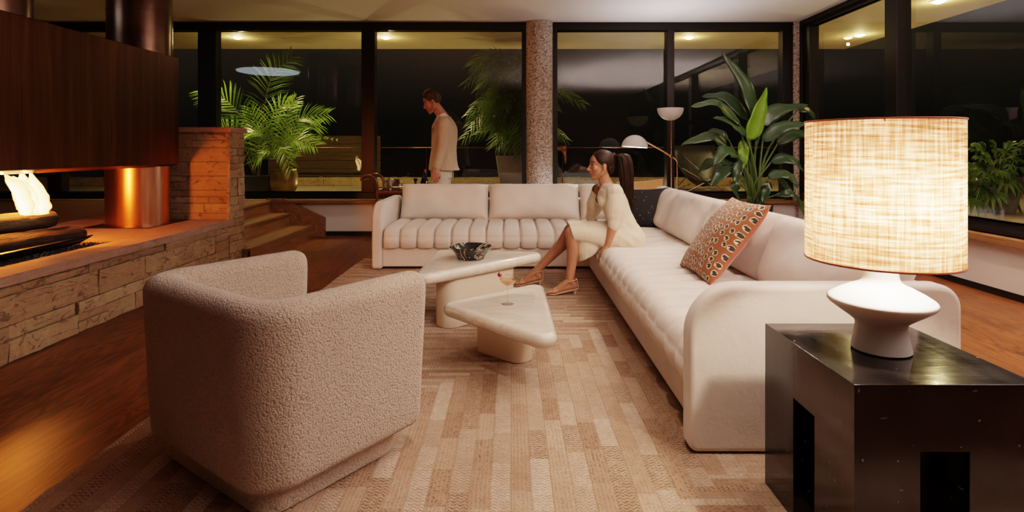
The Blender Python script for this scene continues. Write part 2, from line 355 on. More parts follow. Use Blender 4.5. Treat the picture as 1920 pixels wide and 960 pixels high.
def leafmat(name, a, b, trans=0.25, rough=0.35):
    m, nt, out = newmat(name)
    co = objco(nt)
    ri = N(nt, 'ShaderNodeNewGeometry').outputs['Random Per Island']
    f = M(nt, 'ADD', M(nt, 'MULTIPLY', ri, 0.7), M(nt, 'MULTIPLY', noisef(nt, co, 12.0), 0.3))
    c = ramp(nt, f, [(0.1, a), (0.9, b)])
    p = N(nt, 'ShaderNodeBsdfPrincipled', {'Base Color': c, 'Roughness': rough})
    t = N(nt, 'ShaderNodeBsdfTranslucent', {'Color': c})
    x = N(nt, 'ShaderNodeMixShader', {0: trans, 1: p.outputs[0], 2: t.outputs[0]})
    nt.links.new(x.outputs[0], out.inputs['Surface'])
    return m
MT['palm'] = leafmat('palm leaf', (0.10, 0.22, 0.03), (0.26, 0.42, 0.08))
MT['palm_dark'] = leafmat('bamboo palm leaf', (0.06, 0.13, 0.02), (0.16, 0.26, 0.05))
MT['philo'] = leafmat('dark jagged leaf', (0.04, 0.085, 0.012), (0.11, 0.19, 0.035))
MT['bop'] = leafmat('broad dark leaf', (0.022, 0.048, 0.018), (0.050, 0.092, 0.032), 0.2, 0.30)
MT['bop_lit'] = leafmat('leaf in lit green', (0.17, 0.34, 0.02), (0.22, 0.40, 0.03), 0.4, 0.4)  # brighter copy of the leaf green, with the light on it put into colour
MT['stemgreen'] = pmat('green stalk', (0.08, 0.13, 0.035), 0.45)
MT['cane'] = pmat('tan cane', (0.20, 0.15, 0.06), 0.6)
# people
def skin_mat(name, a, b):
    m, nt, out = newmat(name)
    co = objco(nt)
    c = ramp(nt, noisef(nt, co, 14.0, 3.0), [(0.3, a), (0.7, b)])
    principled(nt, out, Base_Color=c, Roughness=0.42, Subsurface_Weight=0.12, Subsurface_Radius=(0.02, 0.008, 0.004), Subsurface_Scale=0.3, Normal=bumpn(nt, noisef(nt, co, 180.0), 0.06, 0.002))
    return m
MT['skin_w'] = skin_mat('tanned skin', (0.36, 0.155, 0.085), (0.42, 0.19, 0.11))
MT['skin_m'] = skin_mat('ruddy skin', (0.38, 0.16, 0.10), (0.44, 0.20, 0.125))
MT['lips'] = pmat('lips', (0.30, 0.075, 0.06), 0.35)
MT['brow'] = pmat('brow hair', (0.03, 0.015, 0.009), 0.6)
MT['eyewhite'] = pmat('eye', (0.55, 0.48, 0.42), 0.15)
MT['iris'] = pmat('iris', (0.02, 0.012, 0.008), 0.1)
def hair_mat(name, a, b):
    m, nt, out = newmat(name)
    co = objco(nt, (60, 60, 6))
    c = ramp(nt, noisef(nt, co, 1.0, 3.0), [(0.3, a), (0.7, b)])
    principled(nt, out, Base_Color=c, Roughness=0.45, Specular_IOR_Level=0.2, Normal=bumpn(nt, noisef(nt, co, 2.0, 3.0), 0.4, 0.004))
    return m
MT['hair_w'] = hair_mat('dark brown hair', (0.010, 0.005, 0.0035), (0.042, 0.018, 0.009))
MT['hair_m'] = hair_mat('brown hair', (0.025, 0.012, 0.006), (0.085, 0.038, 0.016))
MT['strap'] = pmat('nude leather', (0.62, 0.36, 0.23), 0.35)
MT['gold'] = pmat('gold', (0.85, 0.6, 0.28), 0.2, 1.0)
MT['shoe'] = pmat('brown shoe leather', (0.10, 0.05, 0.03), 0.4)
# fire
def flame_mat():
    m, nt, out = newmat('flame')
    sx = N(nt, 'ShaderNodeSeparateXYZ', {0: N(nt, 'ShaderNodeTexCoord').outputs['Object']})
    fac = N(nt, 'ShaderNodeLayerWeight', {'Blend': 0.35}).outputs['Facing']
    c = ramp(nt, fac, [(0.0, (1.0, 0.72, 0.34)), (0.40, (1.0, 0.48, 0.11)), (0.9, (1.0, 0.20, 0.02))])
    st = M(nt, 'ADD', 1.2, M(nt, 'MULTIPLY', M(nt, 'POWER', M(nt, 'SUBTRACT', 1.0, fac), 1.4), 9.0))
    e = N(nt, 'ShaderNodeEmission', {'Color': c, 'Strength': st})
    t = N(nt, 'ShaderNodeBsdfTransparent')
    x = N(nt, 'ShaderNodeMixShader', {0: M(nt, 'POWER', fac, 2.5), 1: e.outputs[0], 2: t.outputs[0]})
    nt.links.new(x.outputs[0], out.inputs['Surface'])
    return m
MT['flame'] = flame_mat()
def log_mat():
    m, nt, out = newmat('charred log bark')
    co = objco(nt, (20, 4, 20))
    n = noisef(nt, co, 1.5, 5.0, 0.65)
    c = ramp(nt, n, [(0.3, (0.008, 0.005, 0.004)), (0.7, (0.045, 0.025, 0.015))])
    principled(nt, out, Base_Color=c, Roughness=0.9, Normal=bumpn(nt, n, 0.9, 0.03))
    return m
MT['log'] = log_mat()
MT['soffit_glow'] = emat('warm downlight lens', (1.0, 0.80, 0.42), 60.0)
MT['dome_glow'] = emat('cool lamp diffuser', (0.85, 0.92, 1.0), 26.0)
MT['disc_glow'] = emat('pale ceiling light lens', (0.80, 0.90, 1.0), 3.2)
MT['bulb'] = emat('warm bulb', (1.0, 0.82, 0.6), 40.0)
# ------------------------------------------------------------------ mesh helpers
ORG = {}
class MB:
    def __init__(s): s.v = []; s.f = []; s.m = []; s.mi = 0
    def add(s, vs, fs):
        o = len(s.v); s.v += [Vector(p) for p in vs]
        for f in fs: s.f.append([i + o for i in f]); s.m.append(s.mi)
        return s
    def box(s, x0, x1, y0, y1, z0, z1):
        return s.add([(x0, y0, z0), (x1, y0, z0), (x1, y1, z0), (x0, y1, z0), (x0, y0, z1), (x1, y0, z1), (x1, y1, z1), (x0, y1, z1)],
                     [(3, 2, 1, 0), (4, 5, 6, 7), (0, 1, 5, 4), (1, 2, 6, 5), (2, 3, 7, 6), (3, 0, 4, 7)])
    def prism(s, poly, fn, t0, t1):
        """poly: 2-d points, fn(u, v, t) -> 3-d"""
        n = len(poly)
        vs = [fn(u, v, t0) for u, v in poly] + [fn(u, v, t1) for u, v in poly]
        fs = [tuple(range(n))[::-1], tuple(range(n, 2 * n))] + [(i, (i + 1) % n, n + (i + 1) % n, n + i) for i in range(n)]
        return s.add(vs, fs)
    def loft(s, rings, cap=True, closed=False):
        n = len(rings[0]); vs = [p for r in rings for p in r]; fs = []
        m = len(rings)
        for i in range(m if closed else m - 1):
            a, b = i * n, ((i + 1) % m) * n
            for j in range(n):
                fs.append((a + j, a + (j + 1) % n, b + (j + 1) % n, b + j))
        if cap and not closed:
            fs.append(tuple(range(n))[::-1]); fs.append(tuple(range((m - 1) * n, m * n)))
        return s.add(vs, fs)
    def tube(s, pts, r, n=8, cap=True):
        pts = [Vector(p) for p in pts]
        if not isinstance(r, (list, tuple)): r = [r] * len(pts)
        up = Vector((0, 0, 1)); rings = []
        t0 = (pts[1] - pts[0]).normalized()
        a = t0.cross(up)
        if a.length < 1e-3: a = t0.cross(Vector((1, 0, 0)))
        a.normalize()
        for i, p in enumerate(pts):
            t = (pts[min(i + 1, len(pts) - 1)] - pts[max(i - 1, 0)])
            if t.length < 1e-9: t = t0
            t = t.normalized()
            a = (a - t * a.dot(t)); a.normalize()
            b = t.cross(a)
            rings.append([p + a * (r[i] * math.cos(2 * PI * k / n)) + b * (r[i] * math.sin(2 * PI * k / n)) for k in range(n)])
        return s.loft(rings, cap)
    def lathe(s, prof, c=(0, 0, 0), n=32, cap=True):
        c = Vector(c)
        rings = [[c + Vector((r * math.cos(2 * PI * k / n), r * math.sin(2 * PI * k / n), z)) for k in range(n)] for r, z in prof]
        return s.loft(rings, cap)
    def ell(s, c, r, n=16, m=10, rot=None):
        c = Vector(c); vs = []; fs = []
        for i in range(m + 1):
            th = PI * i / m
            for k in range(n):
                p = Vector((r[0] * math.sin(th) * math.cos(2 * PI * k / n), r[1] * math.sin(th) * math.sin(2 * PI * k / n), r[2] * math.cos(th)))
                vs.append(c + (rot @ p if rot else p))
        for i in range(m):
            for k in range(n):
                fs.append((i * n + k, (i + 1) * n + k, (i + 1) * n + (k + 1) % n, i * n + (k + 1) % n))
        return s.add(vs, fs)
    def build(s, name, mat, parent=None, loc=None, bevel=0.0, seg=2, smooth=True, sharp=38, weld=0.0, sub=0, solid=0.0):
        org = ORG[parent.name] if parent else Vector(loc if loc is not None else (0, 0, 0))
        me = bpy.data.meshes.new(name)
        me.from_pydata([tuple(p - org) for p in s.v], [], s.f)
        mats = mat if isinstance(mat, (list, tuple)) else [mat]
        for k in mats: me.materials.append(k)
        if len(mats) > 1: me.polygons.foreach_set('material_index', s.m)
        bm = bmesh.new(); bm.from_mesh(me)
        bmesh.ops.remove_doubles(bm, verts=bm.verts, dist=max(weld, 1e-6))
        bmesh.ops.recalc_face_normals(bm, faces=bm.faces)
        if bevel:
            es = [e for e in bm.edges if len(e.link_faces) == 2 and e.calc_face_angle(0) > 0.6]
            bmesh.ops.bevel(bm, geom=es, offset=bevel, segments=seg, profile=0.5, affect='EDGES', clamp_overlap=True)
        bm.to_mesh(me); bm.free()
        if smooth:
            me.polygons.foreach_set('use_smooth', [True] * len(me.polygons))
            if sharp: me.set_sharp_from_angle(angle=math.radians(sharp))
        o = bpy.data.objects.new(name, me); COL.objects.link(o)
        if parent: o.parent = parent
        else: o.location = org
        ORG[o.name] = org
        if bevel and smooth:
            wn = o.modifiers.new('wn', 'WEIGHTED_NORMAL'); wn.keep_sharp = True; wn.weight = 80
        if sub:
            md = o.modifiers.new('sub', 'SUBSURF'); md.levels = sub; md.render_levels = sub
        if solid:
            md = o.modifiers.new('solid', 'SOLIDIFY'); md.thickness = solid; md.offset = 0
        return o
def tag(o, label=None, cat=None, group=None, kind=None):
    if label: o['label'] = label
    if cat: o['category'] = cat
    if group: o['group'] = group
    if kind: o['kind'] = kind
    return o
def thing(name, label, cat, loc=(0, 0, 0), group=None):
    o = bpy.data.objects.new(name, None); COL.objects.link(o)
    o.location = loc; o.empty_display_size = 0.1
    ORG[o.name] = Vector(loc)
    return tag(o, label, cat, group)
def struct(o, label, cat): return tag(o, label, cat, None, 'structure')
def copy_tree(o, parent=None):
    c = o.copy(); COL.objects.link(c); c.parent = parent
    ORG[c.name] = ORG[o.name]
    for ch in [x for x in bpy.data.objects if x.parent == o]:
        k = copy_tree(ch, c)
    return c
def bez(a, b, c, n):
    a, b, c = Vector(a), Vector(b), Vector(c)
    return [a * (1 - t) ** 2 + b * 2 * t * (1 - t) + c * t * t for t in [i / (n - 1) for i in range(n)]]
def spline(pts, n):
    """Catmull-Rom through pts"""
    pts = [Vector(p) for p in pts]; q = [2 * pts[0] - pts[1]] + pts + [2 * pts[-1] - pts[-2]]
    out = []
    m = len(pts) - 1
    for i in range(n):
        t = i / (n - 1) * m; k = min(int(t), m - 1); t -= k
        a, b, c, d = q[k:k + 4]
        out.append(0.5 * ((2 * b) + (c - a) * t + (2 * a - 5 * b + 4 * c - d) * t * t + (3 * b - a - 3 * c + d) * t ** 3))
    return out
def rrect(w, h, r, n=6, pw=None):
    """rounded rectangle centred on 0; r one radius or four (corners +x+y, -x+y, -x-y, +x-y)"""
    if not isinstance(r, (list, tuple)): r = [r] * 4
    out = []
    for k, (sx, sy) in enumerate(((1, 1), (-1, 1), (-1, -1), (1, -1))):
        cx, cy = sx * (w / 2 - r[k]), sy * (h / 2 - r[k])
        for i in range(n + 1):
            a = k * PI / 2 + i / n * PI / 2
            out.append((cx + r[k] * math.cos(a), cy + r[k] * math.sin(a)))
    return out

# ------------------------------------------------------------------ camera and render look
cam = bpy.data.cameras.new('camera'); camo = bpy.data.objects.new('camera', cam); COL.objects.link(camo)
camo.location = (0, 0, HC); camo.rotation_euler = (PI / 2, 0, 0)
cam.sensor_width = 36; cam.lens = F / 1920 * 36; cam.shift_x = 0; cam.shift_y = -(480 - CY) / 1920
cam.clip_start = 0.02; cam.clip_end = 200
S.camera = camo
S.view_settings.view_transform = 'Filmic'
try: S.view_settings.look = 'Medium High Contrast'
except Exception: pass
S.view_settings.exposure = 0.05
S.cycles.max_bounces = 7; S.cycles.diffuse_bounces = 4; S.cycles.glossy_bounces = 4; S.cycles.transparent_max_bounces = 12
S.cycles.sample_clamp_indirect = 6.0; S.cycles.caustics_reflective = False; S.cycles.caustics_refractive = False
S.cycles.use_denoising = True
W = bpy.data.worlds.new('night'); S.world = W; W.use_nodes = True
_z = N(W.node_tree, 'ShaderNodeSeparateXYZ', {0: N(W.node_tree, 'ShaderNodeTexCoord').outputs['Generated']}).outputs[2]
_c = ramp(W.node_tree, _z, [(0.0, (0.003, 0.0026, 0.002)), (0.05, (0.005, 0.0042, 0.0032)), (0.17, (0.020, 0.0165, 0.011)), (0.6, (0.012, 0.011, 0.012))])
W.node_tree.links.new(_c, W.node_tree.nodes['Background'].inputs[0])
W.node_tree.nodes['Background'].inputs[1].default_value = 1.0

# ------------------------------------------------------------------ the room
YW = 7.38; XR = 3.69; ZC = 2.72; ZS = 0.455; XL = -8.0; YF = -3.2
struct(MB().box(XL, XR + 0.1, YF, YW, -0.12, 0.0).build('floor', MT['floor']), 'dark oak plank floor of the sunken seating area', 'floor')
struct(MB().box(XL - 0.1, XR + 0.05, YF - 0.1, YW + 0.05, ZC, ZC + 0.12).build('ceiling', MT['ceiling']), 'flat pale plaster ceiling', 'ceiling')
# raised floor behind the hearth, reached by the steps
struct(MB().box(XL, -3.05, 5.62, YW - 0.02, 0.0, ZS).box(XL, -3.95, YF, 5.62, 0, ZS).build('trim_1', MT['stairwood'], bevel=0.004), 'raised wooden floor behind the fireplace', 'raised floor')
wb = MB().box(XL, XR, YW - 0.06, YW + 0.02, 0.06, 0.415).build('wall_back', MT['white_wall'])
struct(wb, 'low white wall under the long row of windows', 'wall')
struct(MB().box(-3.0, XR, YW - 0.035, YW + 0.02, 0.0, 0.06).build('baseboard_back', MT['kick']), 'recessed dark base under the back wall', 'baseboard')
struct(MB().box(-3.05, XR, YW - 0.13, YW + 0.03, 0.415, 0.455).build('trim_2', MT['sillwood'], bevel=0.004), 'oak sill ledge under the back windows', 'sill')
struct(MB().box(XR - 0.06, XR + 0.02, YF, YW - 0.06, 0.06, 0.40).build('wall_right', MT['white_wall']), 'low white wall under the right windows', 'wall')
struct(MB().box(XR - 0.035, XR + 0.02, YF, YW - 0.06, 0.0, 0.06).build('baseboard_right', MT['kick']), 'recessed dark base under the right wall', 'baseboard')
struct(MB().box(XR - 0.12, XR + 0.03, YF, YW - 0.13, 0.40, 0.455).build('trim_3', MT['stairwood'], bevel=0.004), 'oak sill ledge under the right windows', 'sill')
struct(MB().box(XL - 0.1, XL, YF - 0.1, YW, 0, ZC).build('wall_left', MT['darkened_wall']), 'plain end wall beyond the raised floor', 'wall')
struct(MB().box(XL - 0.1, XR + 0.1, YF - 0.1, YF, 0, ZC).build('wall_front', MT['darkened_wall']), 'plain wall behind the viewpoint', 'wall')
# windows: X positions on the back wall
def wx(px): return (px - CX) / F * YW
ZT0, ZT1, ZB0, ZB1 = 2.617, ZC, 0.465, 0.553
FY0, FY1 = YW - 0.05, YW + 0.07
def window_back(name, label, x0, x1, mulls, ends):
    e = thing(name, label, 'window', ((x0 + x1) / 2, YW, ZB0)); e['kind'] = 'structure'
    f = MB().box(x0, x1, FY0, FY1, ZT0, ZT1).box(x0, x1, FY0, FY1, ZB0, ZB1)
    f.box(x0, x0 + ends[0], FY0, FY1, ZB1, ZT0).box(x1 - ends[1], x1, FY0, FY1, ZB1, ZT0)
    f.build('window_frame', MT['black_frame'], e, bevel=0.006)
    for a, b in mulls:
        MB().box(a, b, FY0 - 0.02, FY1, ZB1, ZT0).build('mullion', MT['black_frame'], e, bevel=0.006)
    edges = [x0 + ends[0]] + [t for m in mulls for t in m] + [x1 - ends[1]]
    for a, b in zip(edges[::2], edges[1::2]):
        g = MB().add([(a, YW + 0.02, ZB1), (b, YW + 0.02, ZB1), (b, YW + 0.02, ZT0), (a, YW + 0.02, ZT0)], [(0, 1, 2, 3)])
        g.build('pane', MT['glass'], e, smooth=False)
    return e
window_back('window_1', 'tall dark framed window left of the aggregate column, black night behind it', XL, wx(987),
            [(-5.9, -5.72), (wx(376), wx(410)), (wx(680), wx(705))], (0.05, 0.06))
window_back('window_2', 'tall dark framed window right of the aggregate column, behind the plant and floor lamp', wx(1036), wx(1483),
            [(wx(1248), wx(1262))], (0.06, 0.13))
e = thing('window_3', 'tall dark framed window in the right wall behind the glowing table lamp', 'window', (XR, 3.5, ZB0)); e['kind'] = 'structure'
GX = XR + 0.02
f = MB().box(XR - 0.05, XR + 0.07, YF, YW - 0.03, ZT0, ZT1).box(XR - 0.05, XR + 0.07, YF, YW - 0.03, ZB0, ZB1)
f.box(XR - 0.05, XR + 0.07, 7.05, YW - 0.03, ZB1, ZT0).box(XR - 0.05, XR + 0.07, YF, YF + 0.1, ZB1, ZT0)
f.build('window_frame', MT['black_frame'], e, bevel=0.006)
MB().box(XR - 0.075, XR + 0.07, 7.20, 7.24, ZB1, ZT0).build('mullion', MT['black_frame'], e, bevel=0.006)
ms = [(5.42, 5.60), (3.0, 3.18), (0.6, 0.78)]
for a, b in ms: MB().box(XR - 0.07, XR + 0.07, a, b, ZB1, ZT0).build('mullion', MT['black_frame'], e, bevel=0.006)
ed = [YF + 0.1] + [t for m in sorted(ms) for t in m] + [7.05]
for a, b in zip(ed[::2], ed[1::2]):
    MB().add([(GX, a, ZB1), (GX, b, ZB1), (GX, b, ZT0), (GX, a, ZT0)], [(0, 1, 2, 3)]).build('pane', MT['glass'], e, smooth=False)
# aggregate columns
tag(MB().lathe([(0.172, 0.0), (0.172, ZC)], (0.348, YW - 0.02, 0), 48).build('concrete_column', MT['aggregate'], loc=(0.348, YW - 0.02, 0)),
    'round pinkish exposed-aggregate column standing between the two back windows', 'column')
tag(MB().lathe([(0.18, 0.0), (0.18, ZC)], (3.725, YW + 0.07, 0), 48).build('concrete_column', MT['aggregate'], loc=(3.725, YW + 0.07, 0)),
    'aggregate column in the corner of the two glass walls, showing as a thin strip', 'column')

# ------------------------------------------------------------------ outside
struct(MB().box(-12, 14, YW + 0.12, 13, 0.2, ZS - 0.01).box(XR + 0.12, 14, -6, YW + 0.12, 0.2, ZS - 0.01).build('trim_4', MT['terrace']), 'stone paved terrace outside the windows, lit yellow', 'terrace')
struct(MB().box(-12, 5.37, YW + 0.08, 9.30, ZC, ZC + 0.15).box(XR + 0.08, 5.37, -6, YW + 0.08, ZC, ZC + 0.15).build('trim_5', MT['soffit']), 'roof overhang above the terrace', 'soffit')
def ashlar(mb, fn, U, V, hs, ls, rnd, depth=0.018, gap=0.006, amp=0.010, cell=0.035, corner=False):
    """coursed stones on the rectangle U x V; fn(u, v, d) puts a point d in front of the face"""
    v = V[0]
    while v < V[1] - 1e-4:
        h = rnd.choice(hs)
        if V[1] - v - h < min(hs) * 0.7: h = V[1] - v
        h = min(h, V[1] - v)
        u = U[0]
        while u < U[1] - 1e-4:
            l = rnd.uniform(*ls)
            if U[1] - u - l < ls[0] * 0.8: l = U[1] - u
            l = min(l, U[1] - u)
            subs = [(v, h)]
            if h > 0.10 and l < 0.4 and rnd.random() < 0.35:
                k = rnd.uniform(0.4, 0.6) * h; subs = [(v, k), (v + k, h - k)]
            for vv, hh in subs:
                d0 = depth * rnd.uniform(0.55, 1.3)
                nu = max(2, int(l / cell)); nv = max(2, int(hh / cell))
                seed = Vector((rnd.uniform(0, 90), rnd.uniform(0, 90), rnd.uniform(0, 90)))
                vs = []; fs = []
                for j in range(-1, nv + 2):
                    for i in range(-1, nu + 2):
                        a = min(max(i, 0), nu) / nu; b = min(max(j, 0), nv) / nv
                        edge = i < 0 or j < 0 or i > nu or j > nv
                        pu = u + gap / 2 + a * (l - gap); pv = vv + gap / 2 + b * (hh - gap)
                        q = seed + Vector((pu * 7, pv * 7, 0))
                        dd = d0 + amp * noise.noise(q) + amp * 0.6 * noise.noise(q * 3.1)
                        if min(a, 1 - a) * l < cell * 0.5 or min(b, 1 - b) * hh < cell * 0.5: dd -= 0.005
                        j1 = 0.004 * noise.noise(q * 2 + Vector((3, 3, 3)))
                        vs.append(fn(pu + (j1 if 0 < a < 1 else 0), pv + j1 * 0.5, -0.01 if edge else max(dd, 0.002)))
                w = nu + 3
                for j in range(nv + 2):
                    for i in range(nu + 2):
                        fs.append((j * w + i, j * w + i + 1, (j + 1) * w + i + 1, (j + 1) * w + i))
                mb.add(vs, fs)
            u += l
        v += h
    return mb
rnd = random.Random(4)
lw = MB().box(-9, 12, 10.33, 10.6, ZS - 0.02, 0.585)
ashlar(lw, lambda u, v, d: Vector((u, 10.33 - d, v)), (-9, 12), (ZS - 0.01, 0.565), [0.11], (0.5, 1.3), rnd, cell=0.06)
ashlar(lw, lambda u, v, d: Vector((u, v, 0.585 + d)), (-9, 12), (10.33, 10.6), [0.27], (0.5, 1.3), rnd, depth=0.006, cell=0.09)
tag(lw.build('stone_curb', MT['yellowstone'], loc=(0, 10.4, ZS)), 'low yellow-lit stone curb along the far edge of the terrace', 'stone curb')
fb = thing('board_fence', 'dark horizontal timber board screen beyond the stone curb behind the palm', 'fence', (-3.4, 10.9, ZS))
for k in range(5):
    z = ZS + 0.13 + k * 0.155
    MB().box(-4.6, -2.48, 10.86, 10.89, z, z + 0.15).build('board', MT['boards'], fb, bevel=0.004)
for x in (-4.5, -3.5, -2.6): MB().box(x, x + 0.07, 10.89, 10.96, ZS - 0.02, 1.36).build('post', MT['boards'], fb, bevel=0.004)
cr = thing('cable_railing', 'thin metal railing at the far edge of the terrace', 'railing', (0, 10.25, ZS))
MB().tube([(-8, 10.25, 1.13), (10, 10.25, 1.13)], 0.010, 8).build('top_rail', MT['flue'], cr)
for x in (-6.2, -3.88, -1.52, 0.9, 3.3, 5.7):
    MB().tube([(x, 10.25, ZS - 0.01), (x, 10.25, 1.13)], 0.011, 8).build('post', MT['flue'], cr)
# soffit downlights
def downlight():
    t = thing('downlight', 'x', 'downlight', (0, 0, ZC))
    MB().lathe([(0.060, -0.004), (0.085, -0.006), (0.088, 0.0), (0.060, 0.004)], (0, 0, ZC), 28).build('trim_ring', MT['lampwhite'], t)
    MB().lathe([(0.001, -0.030), (0.03, -0.027), (0.055, -0.014), (0.06, 0.0)], (0, 0, ZC), 28).build('lens', MT['soffit_glow'], t)
    return t
dl = downlight()
SPOTS = [(-3.97, 8.33, 'glowing round downlight in the overhang above the potted palm, leftmost of the back row'),
         (-1.83, 8.33, 'glowing round downlight in the overhang seen above the standing man'),
         (2.56, 8.33, 'glowing round downlight in the overhang seen above the tall potted plant'),
         (4.92, 8.15, 'glowing downlight in the overhang seen through the right window near the corner'),
         (4.66, 6.29, 'glowing downlight in the overhang at the top edge of the right window')]
for i, (x, y, lb) in enumerate(SPOTS):
    o = dl if i == 0 else copy_tree(dl)
    o.location = (x, y, ZC); tag(o, lb, 'downlight', 'downlights in the roof overhang')
def spot(name, loc, aim, energy, col, size, blend=0.6, r=0.05):
    l = bpy.data.lights.new(name, 'SPOT'); l.energy = energy; l.color = col; l.spot_size = size; l.spot_blend = blend; l.shadow_soft_size = r
    o = bpy.data.objects.new(name, l); COL.objects.link(o); o.location = loc
    o.rotation_euler = (Vector(aim) - Vector(loc)).to_track_quat('-Z', 'Y').to_euler()
    return o
def point(name, loc, energy, col, r=0.05):
    l = bpy.data.lights.new(name, 'POINT'); l.energy = energy; l.color = col; l.shadow_soft_size = r
    o = bpy.data.objects.new(name, l); COL.objects.link(o); o.location = loc
    return o
for i, (x, y, lb) in enumerate(SPOTS):
    spot('soffit_lamp', (x, y, ZC - 0.03), (x + (0.0 if i < 3 else 0.2), y + (0.7 if i < 3 else 0), 0), (190, 170, 170, 90, 80)[i], (1.0, 0.78, 0.34), 2.5, 0.8, 0.05)
    point('added_soffit_halo', (x, y, ZC - 0.10), 8, (1.0, 0.78, 0.36), 0.02)  # extra light added below each lens to make a halo on the overhang
# ------------------------------------------------------------------ fireplace
fp = thing('fireplace', 'sandstone fireplace hearth with tall dark copper hood, flues and stone end pier', 'fireplace', (-3.2, 4.0, 0))
rnd = random.Random(11)
XH = -2.60
core = MB().box(-3.95, XH, 1.2, 5.28, 0, 0.405).box(-3.72, XH, 5.29, 5.57, 0, 1.255)
core.mi = 1
ashlar(core, lambda u, v, d: Vector((XH + d, u, v)), (1.6, 5.28), (0.0, 0.405), [0.075, 0.115, 0.155], (0.22, 0.80), rnd, amp=0.015)
core2 = MB()
core.mi = 1
ashlar(core, lambda u, v, d: Vector((u, 5.29 - d, v)), (-3.72, XH + 0.012), (0.455, 1.255), [0.06, 0.09, 0.13], (0.14, 0.42), rnd, depth=0.012, amp=0.008)
ashlar(core, lambda u, v, d: Vector((XH + d, u, v)), (5.275, 5.575), (0.0, 1.255), [0.07, 0.10, 0.14, 0.17], (0.10, 0.17), rnd, depth=0.016, amp=0.012)
ashlar(core, lambda u, v, d: Vector((u, 5.57 + d, v)), (-3.72, XH), (0.0, 1.255), [0.10, 0.13], (0.2, 0.5), rnd, depth=0.012)
core.build('stone_wall', [MT['mortar'], MT['stone']], fp, sharp=30)
def slab(mb, x0, x1, y0, y1, z0, z1, amp=0.004, c=0.05):
    nx = max(2, int((x1 - x0) / c)); ny = max(2, int((y1 - y0) / c)); nz = 2
    def pt(i, j, k):
        p = Vector((x0 + (x1 - x0) * i / nx, y0 + (y1 - y0) * j / ny, z0 + (z1 - z0) * k / nz))
        side = i in (0, nx) or j in (0, ny)
        if side:
            q = p * 9; d = amp * noise.noise(q) + amp * noise.noise(q * 2.7)
            if i == 0: p.x += d
            if i == nx: p.x -= d
            if j == 0: p.y += d
            if j == ny: p.y -= d
            if k == nz: p.z -= 0.003
        return p
    vs = {}; L = []
    def g(i, j, k):
        if (i, j, k) not in vs: vs[(i, j, k)] = len(L); L.append(pt(i, j, k))
        return vs[(i, j, k)]
    fs = []
    for i in range(nx):
        for j in range(ny):
            fs.append((g(i, j, nz), g(i + 1, j, nz), g(i + 1, j + 1, nz), g(i, j + 1, nz)))
            fs.append((g(i, j + 1, 0), g(i + 1, j + 1, 0), g(i + 1, j, 0), g(i, j, 0)))
    for k in range(nz):
        for i in range(nx):
            fs.append((g(i, 0, k), g(i + 1, 0, k), g(i + 1, 0, k + 1), g(i, 0, k + 1)))
            fs.append((g(i + 1, ny, k), g(i, ny, k), g(i, ny, k + 1), g(i + 1, ny, k + 1)))
        for j in range(ny):
            fs.append((g(0, j + 1, k), g(0, j, k), g(0, j, k + 1), g(0, j + 1, k + 1)))
            fs.append((g(nx, j, k), g(nx, j + 1, k), g(nx, j + 1, k + 1), g(nx, j, k + 1)))
    return mb.add(L, fs)
cap = MB()
slab(cap, -2.79, -2.562, 1.2, 5.285, 0.405, 0.46)
slab(cap, -3.97, -3.70, 1.2, 5.285, 0.405, 0.46)
slab(cap, -3.70, -2.79, 4.16, 5.285, 0.405, 0.459)
cap.build('hearth_slab', MT['cap'], fp, sharp=30)['label'] = 'smooth pink sandstone ledge'
cp = MB(); slab(cp, -3.74, -2.575, 5.265, 5.60, 1.255, 1.305, 0.006)
cp.build('pier_capstone', MT['cap'], fp, sharp=30)
# hood: box with a thin lower lip
hx0, hx1, hy1 = -3.50, -2.96, 5.12
h = MB()
prof = [(hx1, 0.975), (hx1, 1.91), (hx0, 1.91), (hx0, 0.975), (hx0 + 0.05, 0.95), (hx1 - 0.05, 0.95)]
h.prism(prof, lambda u, v, t: Vector((u, t, v)), 0.6, hy1)
h.build('hood', MT['hood'], fp, bevel=0.008, seg=3)['label'] = 'dark streaked copper hood'
for cy in (4.98, 3.49):
    MB().lathe([(0.245, 1.90), (0.245, ZC)], (-3.215, cy, 0), 64).lathe([(0.2475, 2.268), (0.2475, 2.276)], (-3.215, cy, 0), 64).build('flue', MT['flue'], fp)
MB().lathe([(0.236, 0.462), (0.236, 0.955)], (-3.215, 4.95, 0), 64).lathe([(0.239, 0.49), (0.239, 0.494)], (-3.215, 4.95, 0), 64).build('copper_drum', MT['copper'], fp)['label'] = 'bright copper drum under the hood'
MB().box(-3.5, -2.93, 4.66, 5.22, 0.459, 0.4645).build('base_plate', MT['hood'], fp, bevel=0.001, seg=1)
# gravel bed in the pit
gm = MB().box(-3.69, -2.80, 1.3, 4.155, 0.405, 0.425)
for i in range(2600):
    x, y = rnd.uniform(-3.68, -2.81), rnd.uniform(2.3, 4.145)
    r = rnd.uniform(0.006, 0.013)
    gm.ell((x, y, 0.427 + rnd.uniform(0, 0.006)), (r, r * rnd.uniform(0.7, 1), r * 0.7), 6, 4)
tag(gm.build('gravel', MT['gravel'], loc=(-3.2, 3.5, 0.405)), 'dark gravel filling the fire pit', 'gravel', None, 'stuff')
tr = thing('fire_grate', 'low dark metal tray holding the logs in the fire pit', 'fire grate', (-3.15, 3.4, 0.43))
t = MB().prism([(-3.30, 0.49), (-3.24, 0.442), (-3.02, 0.442), (-2.92, 0.50), (-2.93, 0.505), (-3.02, 0.45), (-3.24, 0.45), (-3.29, 0.495)], lambda u, v, s: Vector((u, s, v)), 2.5, 4.02)
t.build('tray', MT['black'], tr)
